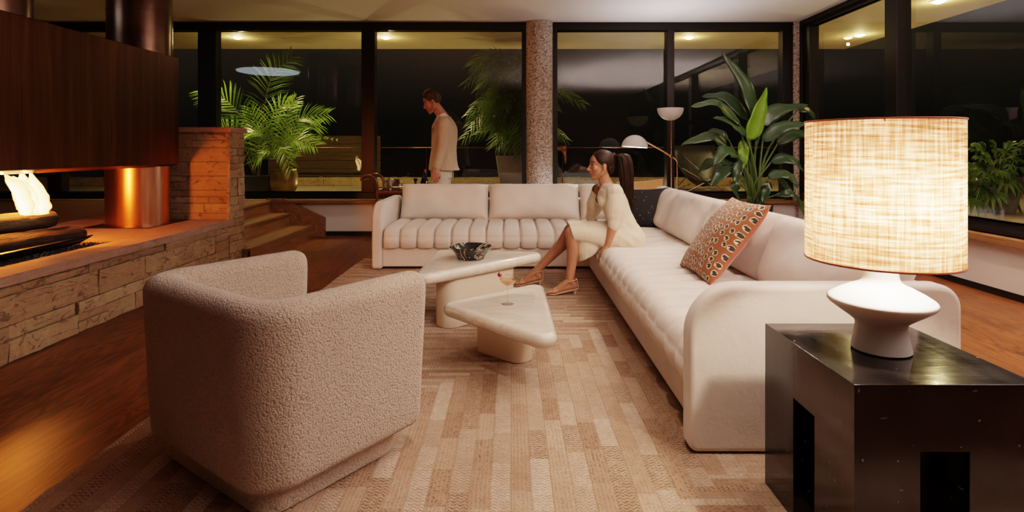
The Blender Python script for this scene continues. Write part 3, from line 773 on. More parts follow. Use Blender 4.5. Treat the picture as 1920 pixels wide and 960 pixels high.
for y in (2.7, 3.3, 3.9): MB().box(-3.22, -3.04, y, y + 0.03, 0.427, 0.4425).build('foot', MT['black'], tr)
def log(pts, r, label):
    p = spline(pts, 22); n = 18; mb = MB(); rings = []
    for i, c in enumerate(p):
        t = (p[min(i + 1, 21)] - p[max(i - 1, 0)]).normalized()
        a = t.cross(Vector((0, 0, 1))).normalized(); b = t.cross(a)
        k = 1.0
        if i == 0 or i == 21: k = 0.86
        rings.append([c + (a * math.cos(2 * PI * j / n) + b * math.sin(2 * PI * j / n)) * r * k * (1 + 0.14 * noise.noise(Vector((j * 0.7, i * 0.35, r * 90))) + 0.06 * noise.noise(Vector((j * 2.1, i * 1.3, r * 40)))) for j in range(n)])
    mb.loft(rings)
    return tag(mb.build('log', MT['log'], loc=p[11], sharp=50), label, 'log', 'logs in the fire')
log([(-2.985, 3.98, 0.515), (-3.03, 3.5, 0.525), (-3.08, 2.7, 0.53)], 0.062, 'long charred log lying lowest along the front of the grate')
log([(-3.20, 3.95, 0.51), (-3.22, 3.4, 0.515), (-3.24, 2.7, 0.515)], 0.06, 'charred log lying at the back of the grate')
log([(-3.05, 3.82, 0.640), (-3.12, 3.4, 0.645), (-3.20, 2.9, 0.64)], 0.060, 'charred log stacked on top, right under the flame')
# flame tongues
fl = MB()
def tongue(pts, rs):
    p = spline(pts, 18); rr = spline([(r, 0, 0) for r in rs], 18); n = 12; rings = []
    for i, c in enumerate(p):
        w = max(0.001, rr[i].x)
        rings.append([c + Vector((0.45 * w * math.cos(2 * PI * j / n), w * math.sin(2 * PI * j / n), 0)) + Vector((0, 0.22 * w * noise.noise(Vector((i * 0.5, j * 0.6, rs[0] * 50))), 0)) for j in range(n)])
    fl.loft(rings)
Yf = 3.58
def fpz(px, py, dy=0): return P(px, py, Yf + dy)
tongue([fpz(62, 402), fpz(60, 375), fpz(48, 350), fpz(24, 330)], [0.07, 0.085, 0.075, 0.004])
tongue([fpz(78, 402, .05), fpz(80, 385, .05), fpz(70, 355, .05), fpz(56, 322, .05)], [0.05, 0.06, 0.055, 0.006])
tongue([fpz(50, 402, -.1), fpz(46, 380, -.1), fpz(30, 345, -.1), fpz(8, 326, -.1)], [0.045, 0.06, 0.055, 0.004])
tongue([fpz(40, 392, .1), fpz(40, 370, .1), fpz(44, 345, .1), fpz(40, 322, .1)], [0.03, 0.05, 0.05, 0.01])
tag(fl.build('flame', MT['flame'], loc=(-3.1, Yf, 0.70), sharp=0), 'bright yellow flame rising from the logs', 'flame')
point('fire_light', (-3.12, 3.66, 0.84), 150, (1.0, 0.24, 0.03), 0.07)
point('ember_light', (-3.28, 3.1, 0.80), 10, (1.0, 0.22, 0.02), 0.07)

# ------------------------------------------------------------------ steps up to the raised floor
st = thing('staircase', 'three oak steps beside the stone pier climbing to the raised floor', 'stairs', (-2.8, 6.4, 0))
y0, y1 = 5.60, 7.30
for i, (xf, z, xb) in enumerate(((-2.49, 0.155, -2.80), (-2.79, 0.305, -3.06), (-3.03, 0.457, -3.30))):
    ya = y0 - (0.11 if i == 0 else 0)
    tb_ = MB().box(xb, xf, y0, y1, z - 0.028, z)
    if i == 0: tb_ = MB().prism([(xb, y0), (-2.565, y0), (-2.565, ya), (xf, ya), (xf, y1), (xb, y1)], lambda u, v, t: Vector((u, v, t)), z - 0.028, z)
    tb_.build('tread', MT['stairwood'], st, bevel=0.004)
    MB().box(xf - 0.035, xf - 0.012, y0 if i else ya + 0.012, y1, z - 0.152 if i else 0.0, z - 0.028).build('riser', MT['stairwood'], st, bevel=0.002)
MB().box(-2.562, -2.50, 5.502, 5.525, 0.0, 0.127).build('side_board', MT['stairwood'], st, bevel=0.002)
MB().prism([(-2.36, 0.0), (-2.36, 0.235), (-2.86, 0.475), (-3.10, 0.475), (-3.10, 0.0)], lambda u, v, t: Vector((u, t, v)), 7.255, 7.31).build('stringer', MT['stairwood'], st, bevel=0.004)

# ------------------------------------------------------------------ rug
rg = MB()
nx, ny = 80, 140
def rp(i, j):
    x = -1.48 + 3.55 * i / nx; y = 0.75 + 5.0 * j / ny
    if i == 0: x += 0.008 * noise.noise(Vector((0, y * 9, 0)))
    if j == ny: y += 0.012 * noise.noise(Vector((x * 14, 0, 3)))
    return x, y
vs = []; fs = []
for j in range(ny + 1):
    for i in range(nx + 1):
        x, y = rp(i, j); vs.append((x, y, 0.0118 + 0.0006 * noise.noise(Vector((x * 5, y * 5, 0)))))
for j in range(ny):
    for i in range(nx): a = j * (nx + 1) + i; fs.append((a, a + 1, a + nx + 2, a + nx + 1))
rg.add(vs, fs)
loop = [rp(i, 0) for i in range(nx)] + [rp(nx, j) for j in range(ny)] + [rp(i, ny) for i in range(nx, 0, -1)] + [rp(0, j) for j in range(ny, 0, -1)]
rg.loft([[Vector((x, y, 0.0005)) for x, y in loop], [Vector((x, y, 0.0118)) for x, y in loop]], cap=False)
tag(rg.build('area_rug', MT['rug'], loc=(0, 0, 0), sharp=0), 'large beige woven patchwork rug under the sofa and tables', 'rug')
RZ = 0.0125

# ------------------------------------------------------------------ sectional sofa
sofa = thing('sectional_sofa', 'cream L-shaped sectional sofa with channel-stitched seats and rounded arms', 'sofa', (0.7, 5.2, 0))
SX0, SX1 = 0.70, 1.61          # right section, X front and back
SY0, SY1 = 5.22, 6.20          # back section, Y front and back
bz0, bz1 = 0.035, 0.212
def rbox(mb, x0, x1, y0, y1, z0, z1): return mb.box(x0, x1, y0, y1, z0, z1)
rbox(MB(), -1.178, SX0 + 0.02, SY0, SY1 - 0.02, bz0, bz1).build('base', MT['sofa'], sofa, bevel=0.012, seg=3)
rbox(MB(), SX0, SX1 - 0.02, 2.14, SY1 - 0.02, bz0, bz1).build('base', MT['sofa'], sofa, bevel=0.012, seg=3)
pl = MB().box(-1.15, SX0 - 0.02, SY0 + 0.06, SY1 - 0.06, RZ, bz0 + 0.004).box(SX0 + 0.06, SX1 - 0.08, 2.16, SY1 - 0.06, RZ, bz0 + 0.004)
pl.build('plinth', MT['kick'], sofa)
# upright back panels
MB().box(-1.176, SX1 - 0.001, SY1 - 0.13, SY1, bz0, 0.585).build('back_panel', MT['sofa'], sofa, bevel=0.03, seg=4)
MB().box(SX1 - 0.13, SX1, 2.14, SY1 - 0.13, bz0, 0.585).build('back_panel', MT['sofa'], sofa, bevel=0.03, seg=4)
# arms: flat side panels with a big rounded front corner
def arm(fn, d, t):
    prof = rrect(d, 0.60, (0.085, 0.19, 0.035, 0.03), 10)
    poly = [(d / 2 + u, 0.315 + v) for u, v in prof]
    mb = MB().prism(poly, fn, 0, t)
    return mb.build('arm', MT['sofa'], sofa, bevel=0.022, seg=4, sharp=60)
arm(lambda u, v, t: Vector((0.632 + u, 2.052 + t, v)), 0.978, 0.092)
arm(lambda u, v, t: Vector((-1.268 + t, 5.195 + u, v)), 1.01, 0.092)
# channel-stitched seat cushions swept along the front
def seat(n_ch, L, depth, fn, dip=None):
    prof = []
    zb, zt = 0.213, 0.372
    # front, bottom -> top -> back
    for i in range(5): prof.append((0.012 - 0.012 * i / 4, zb + 0.012 * i / 4))
    cx, cz, rr = 0.075, zt - 0.075, 0.075
    prof.append((-0.014, zb + 0.05)); prof.append((-0.012, zb + 0.08))
    for i in range(9):
        a = PI - i / 8 * PI / 2
        prof.append((cx + (rr + 0.004) * math.cos(a), cz + rr * math.sin(a)))
    for i in range(1, 15): prof.append((cx + (depth - cx) * i / 14, zt + 0.006 * math.sin(PI * i / 14)))
    prof.append((depth, zb))
    n = len(prof); ns = n_ch * 20 + 1; rings = []
    for s in range(ns):
        t = s / (ns - 1); ph = (t * n_ch) % 1.0
        g = -0.026 * math.exp(-(min(ph, 1 - ph) / 0.06) ** 2) + 0.020 * abs(math.sin(PI * ph)) ** 0.5
        ring = []
        for i, (d, z) in enumerate(prof):
            p0 = prof[max(i - 1, 0)]; p1 = prof[min(i + 1, n - 1)]
            tx, tz = p1[0] - p0[0], p1[1] - p0[1]; l = math.hypot(tx, tz) or 1
            k = g if 1 < i < n - 3 else g * 0.3
            end = min(t, 1 - t) * L
            e = -0.02 * max(0, 1 - end / 0.02) if 0 < i < n - 1 else 0
            dd, zz = d - tz / l * (k + e), z + tx / l * (k + e)
            w = 0.0035 * noise.noise(Vector((d * 9, t * L * 9, z * 9)))
            p = fn(t * L, dd, zz + w)
            if dip: p = dip(p)
            ring.append(p)
        rings.append(ring)
    return MB().loft(rings).build('seat_cushion', MT['sofa'], sofa, sharp=0)
seat(12, 1.868, 0.80, lambda s, d, z: Vector((-1.172 + s, SY0 - 0.02 + d, z)))
def dip(p):
    w = math.exp(-((p.y - 4.46) / 0.20) ** 2) * math.exp(-((p.x - 0.92) / 0.22) ** 2)
    if p.z > 0.3: p.z -= 0.055 * w * min(1, (p.z - 0.3) / 0.07)
    q = math.exp(-((p.y - 4.35) / 0.5) ** 2)
    p.z += 0.006 * q * noise.noise(Vector((p.x * 7, p.y * 22, 0)))
    return p
seat(24, 3.93, 0.78, lambda s, d, z: Vector((SX0 - 0.028 + d, 2.146 + s, z)), dip)
# loose back cushions
def cushion_mesh(w, h, t, seed=0, p=8, wr=0.012, ears=0.02, n=26):
    """centred pillow in local axes x=width, y=height, z=thickness"""
    mb = MB(); top = []; 
    def pt(i, j, sgn):
        u, v = -1 + 2 * i / n, -1 + 2 * j / n
        u = math.sin(u * PI / 2) * 0.35 + u * 0.65; v = math.sin(v * PI / 2) * 0.35 + v * 0.65
        th = max(0.0, (1 - abs(u) ** p) * (1 - abs(v) ** p)) ** 0.5
        x = u * w / 2 * (1 - ears * (1 - v * v) * abs(u)); y = v * h / 2 * (1 - ears * (1 - u * u) * abs(v))
        q = Vector((x * 6 + seed * 7.3, y * 6, sgn * 3.1 + seed))
        edge = 1 - th
        z = sgn * (t / 2 * th * (0.86 + 0.14 * (1 - u * u) * (1 - v * v)) + wr * th * noise.noise(q) + wr * 0.8 * th * edge * noise.noise(q * 4))
        return Vector((x, y, z))
    for sgn in (1, -1):
        vs = [pt(i, j, sgn) for j in range(n + 1) for i in range(n + 1)]
        fs = [(j * (n + 1) + i, j * (n + 1) + i + 1, (j + 1) * (n + 1) + i + 1, (j + 1) * (n + 1) + i) for j in range(n) for i in range(n)]
        if sgn < 0: fs = [f[::-1] for f in fs]
        mb.mi = 0 if sgn > 0 else 1
        mb.add(vs, fs)
    rim = [pt(i, 0, 0) for i in range(n)] + [pt(n, j, 0) for j in range(n)] + [pt(i, n, 0) for i in range(n, 0, -1)] + [pt(0, j, 0) for j in range(n, 0, -1)]
    return mb, rim
def frame(c, xax, yax):
    x = Vector(xax).normalized(); y = Vector(yax); y = (y - x * x.dot(y)).normalized(); z = x.cross(y)
    m = Matrix((x, y, z)).transposed().to_4x4(); m.translation = Vector(c)
    return m
def back_cushion(c, xax, yax, w, h, t, seed):
    mb, rim = cushion_mesh(w, h, t, seed, 7, 0.022, 0.022, 34)
    m = frame(c, xax, yax)
    mb.v = [m @ p for p in mb.v]
    o = mb.build('back_cushion', [MT['sofa'], MT['sofa']], sofa, weld=0.0008, sharp=0)
    rim = [m @ p for p in rim]
    pp = MB().tube(rim + [rim[0]], 0.0045, 6).build('piping', MT['piping'], o, sharp=0)
# back section: faces -Y, top leaning back
lean = Vector((0, 0.16, 0.36))
for k, (xa, xb) in enumerate(((-1.145, -0.245), (-0.238, 0.695), (0.705, 1.30))):
    back_cushion(((xa + xb) / 2, 5.97, 0.553), (1, 0, 0), lean, xb - xa, 0.385, 0.25, k + 1)
leanr = Vector((0.16, 0, 0.36))
for k, (ya, yb) in enumerate(((2.165, 3.12), (3.13, 4.12), (4.13, 4.98), (4.99, 5.72))):
    back_cushion((1.43, (ya + yb) / 2, 0.553), (0, -1, 0), leanr, yb - ya, 0.395, 0.25, k + 5)
# throw pillows
def throw_pillow(label, c, xax, yax, w, h, t, mats, seed, pipe=None):
    mb, rim = cushion_mesh(w, h, t, seed, 2.6, 0.012, 0.07, 30)
    o = mb.build('throw_pillow', mats, weld=0.0008, sharp=0)
    o.matrix_world = frame(c, xax, yax)
    tag(o, label, 'pillow', 'throw pillows on the sofa')
    if pipe:
        q = MB().tube([p for p in rim] + [rim[0]], 0.004, 6)
        k = q.build('piping', pipe, o, sharp=0)
    return o
yv = Vector((0.31, 0, 0.40))
throw_pillow('rust pillow with black and cream ringed spots, the largest and nearest pillow on the sofa', (1.185, 3.255, 0.60), (0, -1, 0), yv, 0.53, 0.53, 0.17, [MT['spotted'], MT['rustvelvet']], 3)
throw_pillow('black speckled square pillow in the sofa corner behind the woman', (1.235, 5.30, 0.555), (0.88, -0.47, 0.05), (0.12, 0.2, 0.95), 0.40, 0.38, 0.14, [MT['starry'], MT['starry']], 5, MT['black'])
throw_pillow('plain tan brown pillow tucked in the corner behind the black pillow', (1.25, 5.60, 0.60), (0.97, -0.25, 0.08), (0.1, 0.3, 0.9), 0.46, 0.42, 0.15, [MT['brownpil'], MT['brownpil']], 8)

# ------------------------------------------------------------------ boucle armchair
ch = thing('armchair', 'beige boucle tub armchair seen from behind in the foreground', 'armchair', (-0.835, 2.09, RZ))
cc = Vector((-0.835, 2.09, 0)); fb_ = Vector((math.cos(math.radians(54)), math.sin(math.radians(54)), 0)); la = Vector((-fb_.y, fb_.x, 0))
def cl(a, b, z): return cc + la * a + fb_ * b + Vector((0, 0, z))
TH = 0.125
def chair_path(W2, D2, r):
    """open U in (a, b): arm end right -> back -> arm end left"""
    pts = []
    n = 9
    for i in range(10): pts.append((-W2, D2 - (2 * D2 - r) * i / 9))
    for i in range(1, n): a = PI + i / n * PI / 2; pts.append((-W2 + r + r * math.cos(a), -D2 + r + r * math.sin(a)))
    for i in range(0, 11): pts.append((-W2 + r + (2 * W2 - 2 * r) * i / 10, -D2))
    for i in range(1, n): a = 1.5 * PI + i / n * PI / 2; pts.append((W2 - r + r * math.cos(a), -D2 + r + r * math.sin(a)))
    for i in range(10): pts.append((W2, -D2 + r + (2 * D2 - r) * i / 9))
    return pts
shell = MB()
hw, hd = 0.425 - TH / 2, 0.345 - TH / 2
path = chair_path(hw, hd, 0.10)
z0c, z1c = 0.095, 0.655
sec = rrect(TH, z1c - z0c, (0.055, 0.055, 0.03, 0.035), 6)
rings = []
def chair_ring(p, nrm, k, tdir=None, adv=0.0):
    ring = []
    for u, v in sec:
        uu = u * k; vv = v * (0.80 + 0.20 * k) if k < 1 else v
        z = (z0c + z1c) / 2 + vv
        low = (z1c - z) / (z1c - z0c)
        out = -0.028 * low ** 2.2 if u > 0 else 0.0
        a = p[0] + nrm[0] * (uu + out); b = p[1] + nrm[1] * (uu + out)
        if tdir: a += tdir[0] * adv * (1 - 0.25 * low); b += tdir[1] * adv * (1 - 0.25 * low)
        ring.append(cl(a, b, z))
    return ring
def nrm_at(i):
    p0 = path[max(i - 1, 0)]; p1 = path[min(i + 1, len(path) - 1)]
    t = Vector((p1[0] - p0[0], p1[1] - p0[1])).normalized()
    return (t.y * -1 * -1 if False else -t.y * -1, -t.x)  # outward side
for i in range(len(path)):
    n_ = nrm_at(i)
    # outward: away from the seat centre
    p = path[i]
    if n_[0] * p[0] + n_[1] * (p[1] + 0.05) < 0: n_ = (-n_[0], -n_[1])
    rings.append(chair_ring(p, n_, 1.0))
pre = []; post = []
for s in range(1, 7):
    a = s / 6 * PI / 2; k = max(0.03, math.cos(a)); adv = 0.062 * math.sin(a)
    pre.insert(0, chair_ring(path[0], (-1, 0), k, (0, 1), adv)); post.append(chair_ring(path[-1], (1, 0), k, (0, 1), adv))
shell.loft(pre + rings + post)
so = shell.build('shell', MT['boucle'], ch, sharp=0)
md = so.modifiers.new('sub', 'SUBSURF'); md.levels = 1; md.render_levels = 1
def rounded_slab(mb, poly, fn, z0, z1, r, n=5):
    rings = []
    c = (sum(p[0] for p in poly) / len(poly), sum(p[1] for p in poly) / len(poly))
    R = max(max(abs(p[0] - c[0]), abs(p[1] - c[1])) for p in poly)
    def ins(d): 
        out = []
        for k, p in enumerate(poly):
            a = poly[k - 1]; b = poly[(k + 1) % len(poly)]
            t = Vector((b[0] - a[0], b[1] - a[1]))
            t = t.normalized() if t.length > 1e-9 else Vector((1, 0))
            nn = (-t.y, t.x)
            out.append((p[0] + nn[0] * d, p[1] + nn[1] * d))
        return out
    for i in range(n + 1):
        a = -PI / 2 + i / n * PI / 2; d = r * (1 - math.cos(a)); rings.append((ins(d), z0 + r + r * math.sin(a)))
    for i in range(n + 1):
        a = i / n * PI / 2; d = r * (1 - math.cos(a)); rings.append((ins(d), z1 - r + r * math.sin(a)))
    return mb.loft([[fn(u, v, z) for u, v in ring] for ring, z in rings])
rounded_slab(MB(), rrect(0.68, 0.54, 0.08, 6), cl, RZ, 0.14, 0.012).build('base', MT['boucle'], ch, sharp=0)
rounded_slab(MB(), [(u, v + 0.035) for u, v in rrect(0.62, 0.58, 0.05, 6)], cl, 0.11, 0.24, 0.02).build('seat_deck', MT['boucle'], ch, sharp=0)
rounded_slab(MB(), [(u, v + 0.045) for u, v in rrect(0.59, 0.60, 0.06, 6)], cl, 0.235, 0.37, 0.045).build('seat_cushion', MT['boucle'], ch, sharp=0)

# ------------------------------------------------------------------ coffee tables
def round_poly(pts, r, n=9):
    out = []
    m = len(pts)
    for i in range(m):
        p = Vector(pts[i]); a = (Vector(pts[i - 1]) - p).normalized(); b = (Vector(pts[(i + 1) % m]) - p).normalized()
        ang = a.angle(b); d = r / math.tan(ang / 2)
        c = p + (a + b).normalized() * (r / math.sin(ang / 2))
        s = p + a * d - c; e_ = p + b * d - c
        a0 = math.atan2(s.y, s.x); a1 = math.atan2(e_.y, e_.x)
        da = (a1 - a0 + PI) % (2 * PI) - PI
        for k in range(n + 1):
            t = a0 + da * k / n; out.append((c.x + r * math.cos(t), c.y + r * math.sin(t)))
    return out
def ccw(poly):
    ar = sum(poly[i - 1][0] * poly[i][1] - poly[i][0] * poly[i - 1][1] for i in range(len(poly)))
    return poly if ar > 0 else poly[::-1]
def coffee_table(label, tri, zt, th, leg0, leg1, lw_, rcorner):
    c = Vector((sum(p[0] for p in tri) / 3, sum(p[1] for p in tri) / 3, RZ))
    t = thing('coffee_table', label, 'coffee table', c, 'triangular coffee tables')
    poly = ccw(round_poly(tri, rcorner))
    rounded_slab(MB(), poly, lambda u, v, z: Vector((u, v, z)), zt - th, zt, th * 0.48, 6).build('tabletop', MT['marble_cream'], t, sharp=0)
    d = Vector((leg1[0] - leg0[0], leg1[1] - leg0[1])); L = d.length; d.normalize(); nn = Vector((-d.y, d.x)); m = (Vector(leg0[:2]) + Vector(leg1[:2])) / 2
    lp = rrect(L, lw_, lw_ * 0.42, 7)
    lp = ccw([(m.x + d.x * u + nn.x * v, m.y + d.y * u + nn.y * v) for u, v in lp])
    rounded_slab(MB(), lp, lambda u, v, z: Vector((u, v, z)), RZ, zt - th + 0.006, 0.006, 3).build('leg', MT['table_leg'], t, sharp=50)
    return t
coffee_table('larger cream triangular coffee table carrying the black bowl', [(-0.575, 3.22), (0.27, 4.06), (-0.545, 4.17)], 0.38, 0.068, (-0.44, 3.52), (-0.02, 3.95), 0.17, 0.06)
coffee_table('smaller lower cream triangular coffee table carrying the cocktail glass', [(-0.39, 3.06), (0.205, 2.42), (0.195, 3.58)], 0.285, 0.068, (-0.165, 3.17), (0.085, 2.95), 0.15, 0.065)
# bowl
bc = Vector((-0.27, 3.80, 0.38))
b = MB().lathe([(0.001, 0.002), (0.075, 0.0), (0.086, 0.004), (0.092, 0.018), (0.125, 0.060), (0.140, 0.074), (0.143, 0.080), (0.138, 0.084), (0.131, 0.080), (0.10, 0.045), (0.07, 0.022), (0.001, 0.016)], bc, 48)
tag(b.build('bowl', MT['marble_bowl'], loc=bc), 'round black marble bowl with pale veins on the larger coffee table', 'bowl')
# cocktail coupe
gc = Vector((-0.022, 3.03, 0.285))
ct = thing('cocktail_glass', 'coupe glass of amber cocktail with a red cherry on the smaller table', 'cocktail glass', gc)
MB().lathe([(0.001, 0.001), (0.032, 0.001), (0.033, 0.003), (0.012, 0.006), (0.004, 0.012)], gc, 32).build('foot', MT['stemglass'], ct)
MB().lathe([(0.004, 0.012), (0.0032, 0.05), (0.0035, 0.085), (0.006, 0.095)], gc, 16).build('stem', MT['stemglass'], ct)
MB().lathe([(0.006, 0.095), (0.022, 0.103), (0.038, 0.118), (0.0455, 0.136), (0.047, 0.152)], gc, 40, cap=False).build('cup', MT['stemglass'], ct)
MB().lathe([(0.004, 0.0975), (0.021, 0.1045), (0.037, 0.119), (0.042, 0.128), (0.001, 0.1285)], gc, 40).build('drink', MT['drink'], ct)
k = MB().ell(gc + Vector((-0.043, -0.015, 0.158)), (0.011, 0.011, 0.011), 16, 10)
k.tube([gc + Vector((-0.043, -0.015, 0.165)), gc + Vector((-0.047, -0.013, 0.178))], 0.001, 6)
k.build('cherry', MT['cherry'], ct)

# ------------------------------------------------------------------ black side table and table lamp
tx0, tx1, ty0, ty1, tz = 0.826, 1.275, 1.39, 1.88, 0.532
sd = thing('side_table', 'square black marble side table with a slot in each side, at the sofa end', 'side table', ((tx0 + tx1) / 2, (ty0 + ty1) / 2, RZ))
sx_ = [tx0, 0.985, 1.105, tx1]; sy_ = [ty0, 1.573, 1.692, ty1]
MB().box(tx0, tx1, ty0, ty1, 0.37, tz).build('top_block', MT['sidetable'], sd, bevel=0.0012)
for a, b_ in ((0, 1), (2, 3)):
    for c_, d_ in ((0, 1), (2, 3)):
        MB().box(sx_[a], sx_[b_], sy_[c_], sy_[d_], RZ, 0.371).build('leg', MT['sidetable'], sd, smooth=False)
lc = Vector((1.046, 1.633, tz))
lampt = thing('table_lamp', 'white ceramic saucer-shaped table lamp with glowing woven drum shade', 'table lamp', lc)
lp = [(0.001, 0.0), (0.070, 0.0), (0.075, 0.004), (0.0745, 0.012), (0.068, 0.045), (0.064, 0.070), (0.066, 0.082), (0.082, 0.095), (0.110, 0.115), (0.130, 0.130), (0.1355, 0.137), (0.1355, 0.143), (0.130, 0.149), (0.110, 0.162), (0.080, 0.178), (0.058, 0.188), (0.048, 0.196), (0.044, 0.208), (0.041, 0.235), (0.038, 0.262), (0.030, 0.268), (0.001, 0.269)]
MB().lathe(lp, lc, 64).build('lamp_base', MT['ceramic'], lampt, sharp=50)
MB().lathe([(0.193, 0.256), (0.193, 0.648)], lc, 96, cap=False).build('lamp_shade', MT['shade'], lampt)
for z in (0.256, 0.648):
    MB().tube([lc + Vector((0.193 * math.cos(a * PI / 32), 0.193 * math.sin(a * PI / 32), z)) for a in range(65)], 0.0028, 6, cap=False).build('shade_rim', MT['rustvelvet'], lampt)
sp = MB().tube([lc + Vector((0, 0, 0.262)), lc + Vector((0, 0, 0.62))], 0.004, 8)
for a in range(3): sp.tube([lc + Vector((0, 0, 0.62)), lc + Vector((0.192 * math.cos(a * 2.094), 0.192 * math.sin(a * 2.094), 0.64))], 0.002, 6)
sp.build('shade_support', MT['chrome'], lampt)
MB().ell(lc + Vector((0.0, 0, 0.43)), (0.03, 0.03, 0.042)).build('bulb', MT['bulb'], lampt)
point('table_lamp_light', lc + Vector((0.0, -0.045, 0.43)), 40, (1.0, 0.83, 0.66), 0.035)
# ------------------------------------------------------------------ twin floor lamp behind the sofa corner
FY = 6.55
def fp_(px, py, dy=0): return P(px, py, FY + dy)
pole = fp_(1259, 300); 
flamp = thing('floor_lamp', 'twin copper floor lamp with one white bowl up and one white dome down', 'floor lamp', (pole.x, FY, 0))
MB().lathe([(0.001, 0.0), (0.15, 0.0), (0.15, 0.012), (0.14, 0.02), (0.012, 0.024)], (pole.x + 0.03, FY, 0), 40).build('foot_plate', MT['copper_tube'], flamp)
ztop = fp_(1259, 222).z
MB().tube([(pole.x, FY, 0.02), (pole.x, FY, ztop)], 0.0085, 12).build('pole', MT['copper_tube'], flamp)
p2 = fp_(1270, 300).x
arm_end = fp_(1211, 266)
pts = [(p2, FY, 0.02), (p2, FY, fp_(0, 312).z), (p2, FY, fp_(0, 303).z), Vector(fp_(1266, 298)), Vector(fp_(1258, 293)), Vector(fp_(1240, 282)), arm_end]
MB().tube(pts, 0.0085, 12).build('arm', MT['copper_tube'], flamp)
MB().tube([fp_(1259, 293) + Vector((0, -0.02, 0)), fp_(1259, 293) + Vector((0, 0.02, 0))], 0.016, 14).build('joint', MT['copper_tube'], flamp)
def dome(c, r, up, tilt=0.0):
    n = 12; sgn = -1 if up else 1
    prof = [(max(0.001, r * math.cos(i / n * PI / 2)), sgn * r * 0.95 * math.sin(i / n * PI / 2)) for i in range(n + 1)]
    inner = [(max(0.001, (r - 0.006) * math.cos(i / n * PI / 2)), sgn * (r * 0.95 - 0.006) * math.sin(i / n * PI / 2)) for i in range(n, -1, -1)]
    mb = MB().lathe(prof + inner, (0, 0, 0), 48, cap=False)
    m = Matrix.Translation(c) @ Matrix.Rotation(tilt, 4, 'Y')
    mb.v = [m @ p for p in mb.v]
    return mb, m
c1 = fp_(1257, 203)
mb, m = dome(c1, 0.147, True); mb.build('bowl_shade', MT['lampwhite'], flamp, weld=0.0005, sharp=60)
g = MB().lathe([(0.001, -0.02), (0.136, -0.02)], c1, 40, cap=False); g.build('diffuser', MT['lampwhite'], flamp)
c2 = fp_(1190, 276)
mb, m = dome(c2, 0.147, False, 0.07); mb.build('dome_shade', MT['lampwhite'], flamp, weld=0.0005, sharp=60)
g = MB().lathe([(0.001, 0.002), (0.139, 0.002), (0.139, 0.012)], (0, 0, 0), 40, cap=False); g.v = [m @ p for p in g.v]
g.build('diffuser', MT['dome_glow'], flamp)['label'] = 'glowing white lens under the dome'
spot('dome_light', c2 + Vector((0, 0, -0.02)), c2 + Vector((-0.35, -0.15, -1)), 75, (0.86, 0.92, 1.0), 2.6, 0.5, 0.10)

# ------------------------------------------------------------------ bar cart
KY = 6.92
bcx0, bcx1 = -1.64, -0.80
cart = thing('bar_cart', 'dark bentwood bar cart behind the sofa, by the window mullion', 'bar cart', (-1.2, KY, 0))
for y in (KY - 0.17, KY + 0.19):
    q = MB()
    q.tube(spline([(bcx0 - 0.13, y, 0.745), (bcx0 - 0.10, y, 0.785), (bcx0 - 0.02, y, 0.79), (bcx0 + 0.045, y, 0.74), (bcx0 + 0.06, y, 0.64), (bcx0 + 0.06, y, 0.4), (bcx0 + 0.06, y, 0.10)], 40), 0.017, 10)
    q.build('side_frame', MT['cartwood'], cart)
    MB().tube([(bcx1, y, 0.10), (bcx1, y, 0.64)], 0.016, 10).build('leg', MT['cartwood'], cart)
    for x in (bcx0 + 0.06, bcx1):
        w = MB(); n = 24
        w.loft([[Vector((x + rr * math.cos(2 * PI * k / n), y + dy, 0.052 + rr * math.sin(2 * PI * k / n))) for k in range(n)] for rr, dy in ((0.001, -0.012), (0.05, -0.012), (0.05, 0.012), (0.001, 0.012))])
        w.tube([(x, y, 0.052), (x, y, 0.11)], 0.01, 8)
        w.build('wheel', MT['black'], cart)
MB().tube([(bcx0 - 0.13, KY - 0.17, 0.745), (bcx0 - 0.13, KY + 0.19, 0.745)], 0.015, 10).build('handle', MT['cartwood'], cart)
def tray(z, hgt):
    q = MB().box(bcx0 + 0.05, bcx1 + 0.01, KY - 0.19, KY + 0.21, z - 0.018, z)
    for a in ((bcx0 + 0.05, bcx1 + 0.01, KY - 0.19, KY - 0.175), (bcx0 + 0.05, bcx1 + 0.01, KY + 0.195, KY + 0.21), (bcx0 + 0.05, bcx0 + 0.065, KY - 0.19, KY + 0.21), (bcx1 - 0.005, bcx1 + 0.01, KY - 0.19, KY + 0.21)):
        q.box(a[0], a[1], a[2], a[3], z, z + hgt)
    return q
tray(0.60, 0.012).build('tray', MT['cartwood'], cart, bevel=0.003)
q = MB()
for z in (0.655,):
    q.tube([(bcx0 + 0.06, KY - 0.18, z), (bcx1, KY - 0.18, z)], 0.008, 8).tube([(bcx0 + 0.06, KY + 0.2, z), (bcx1, KY + 0.2, z)], 0.008, 8)
q.build('rail', MT['cartwood'], cart)
tray(0.26, 0.05).build('tray', MT['cartwood'], cart, bevel=0.003)
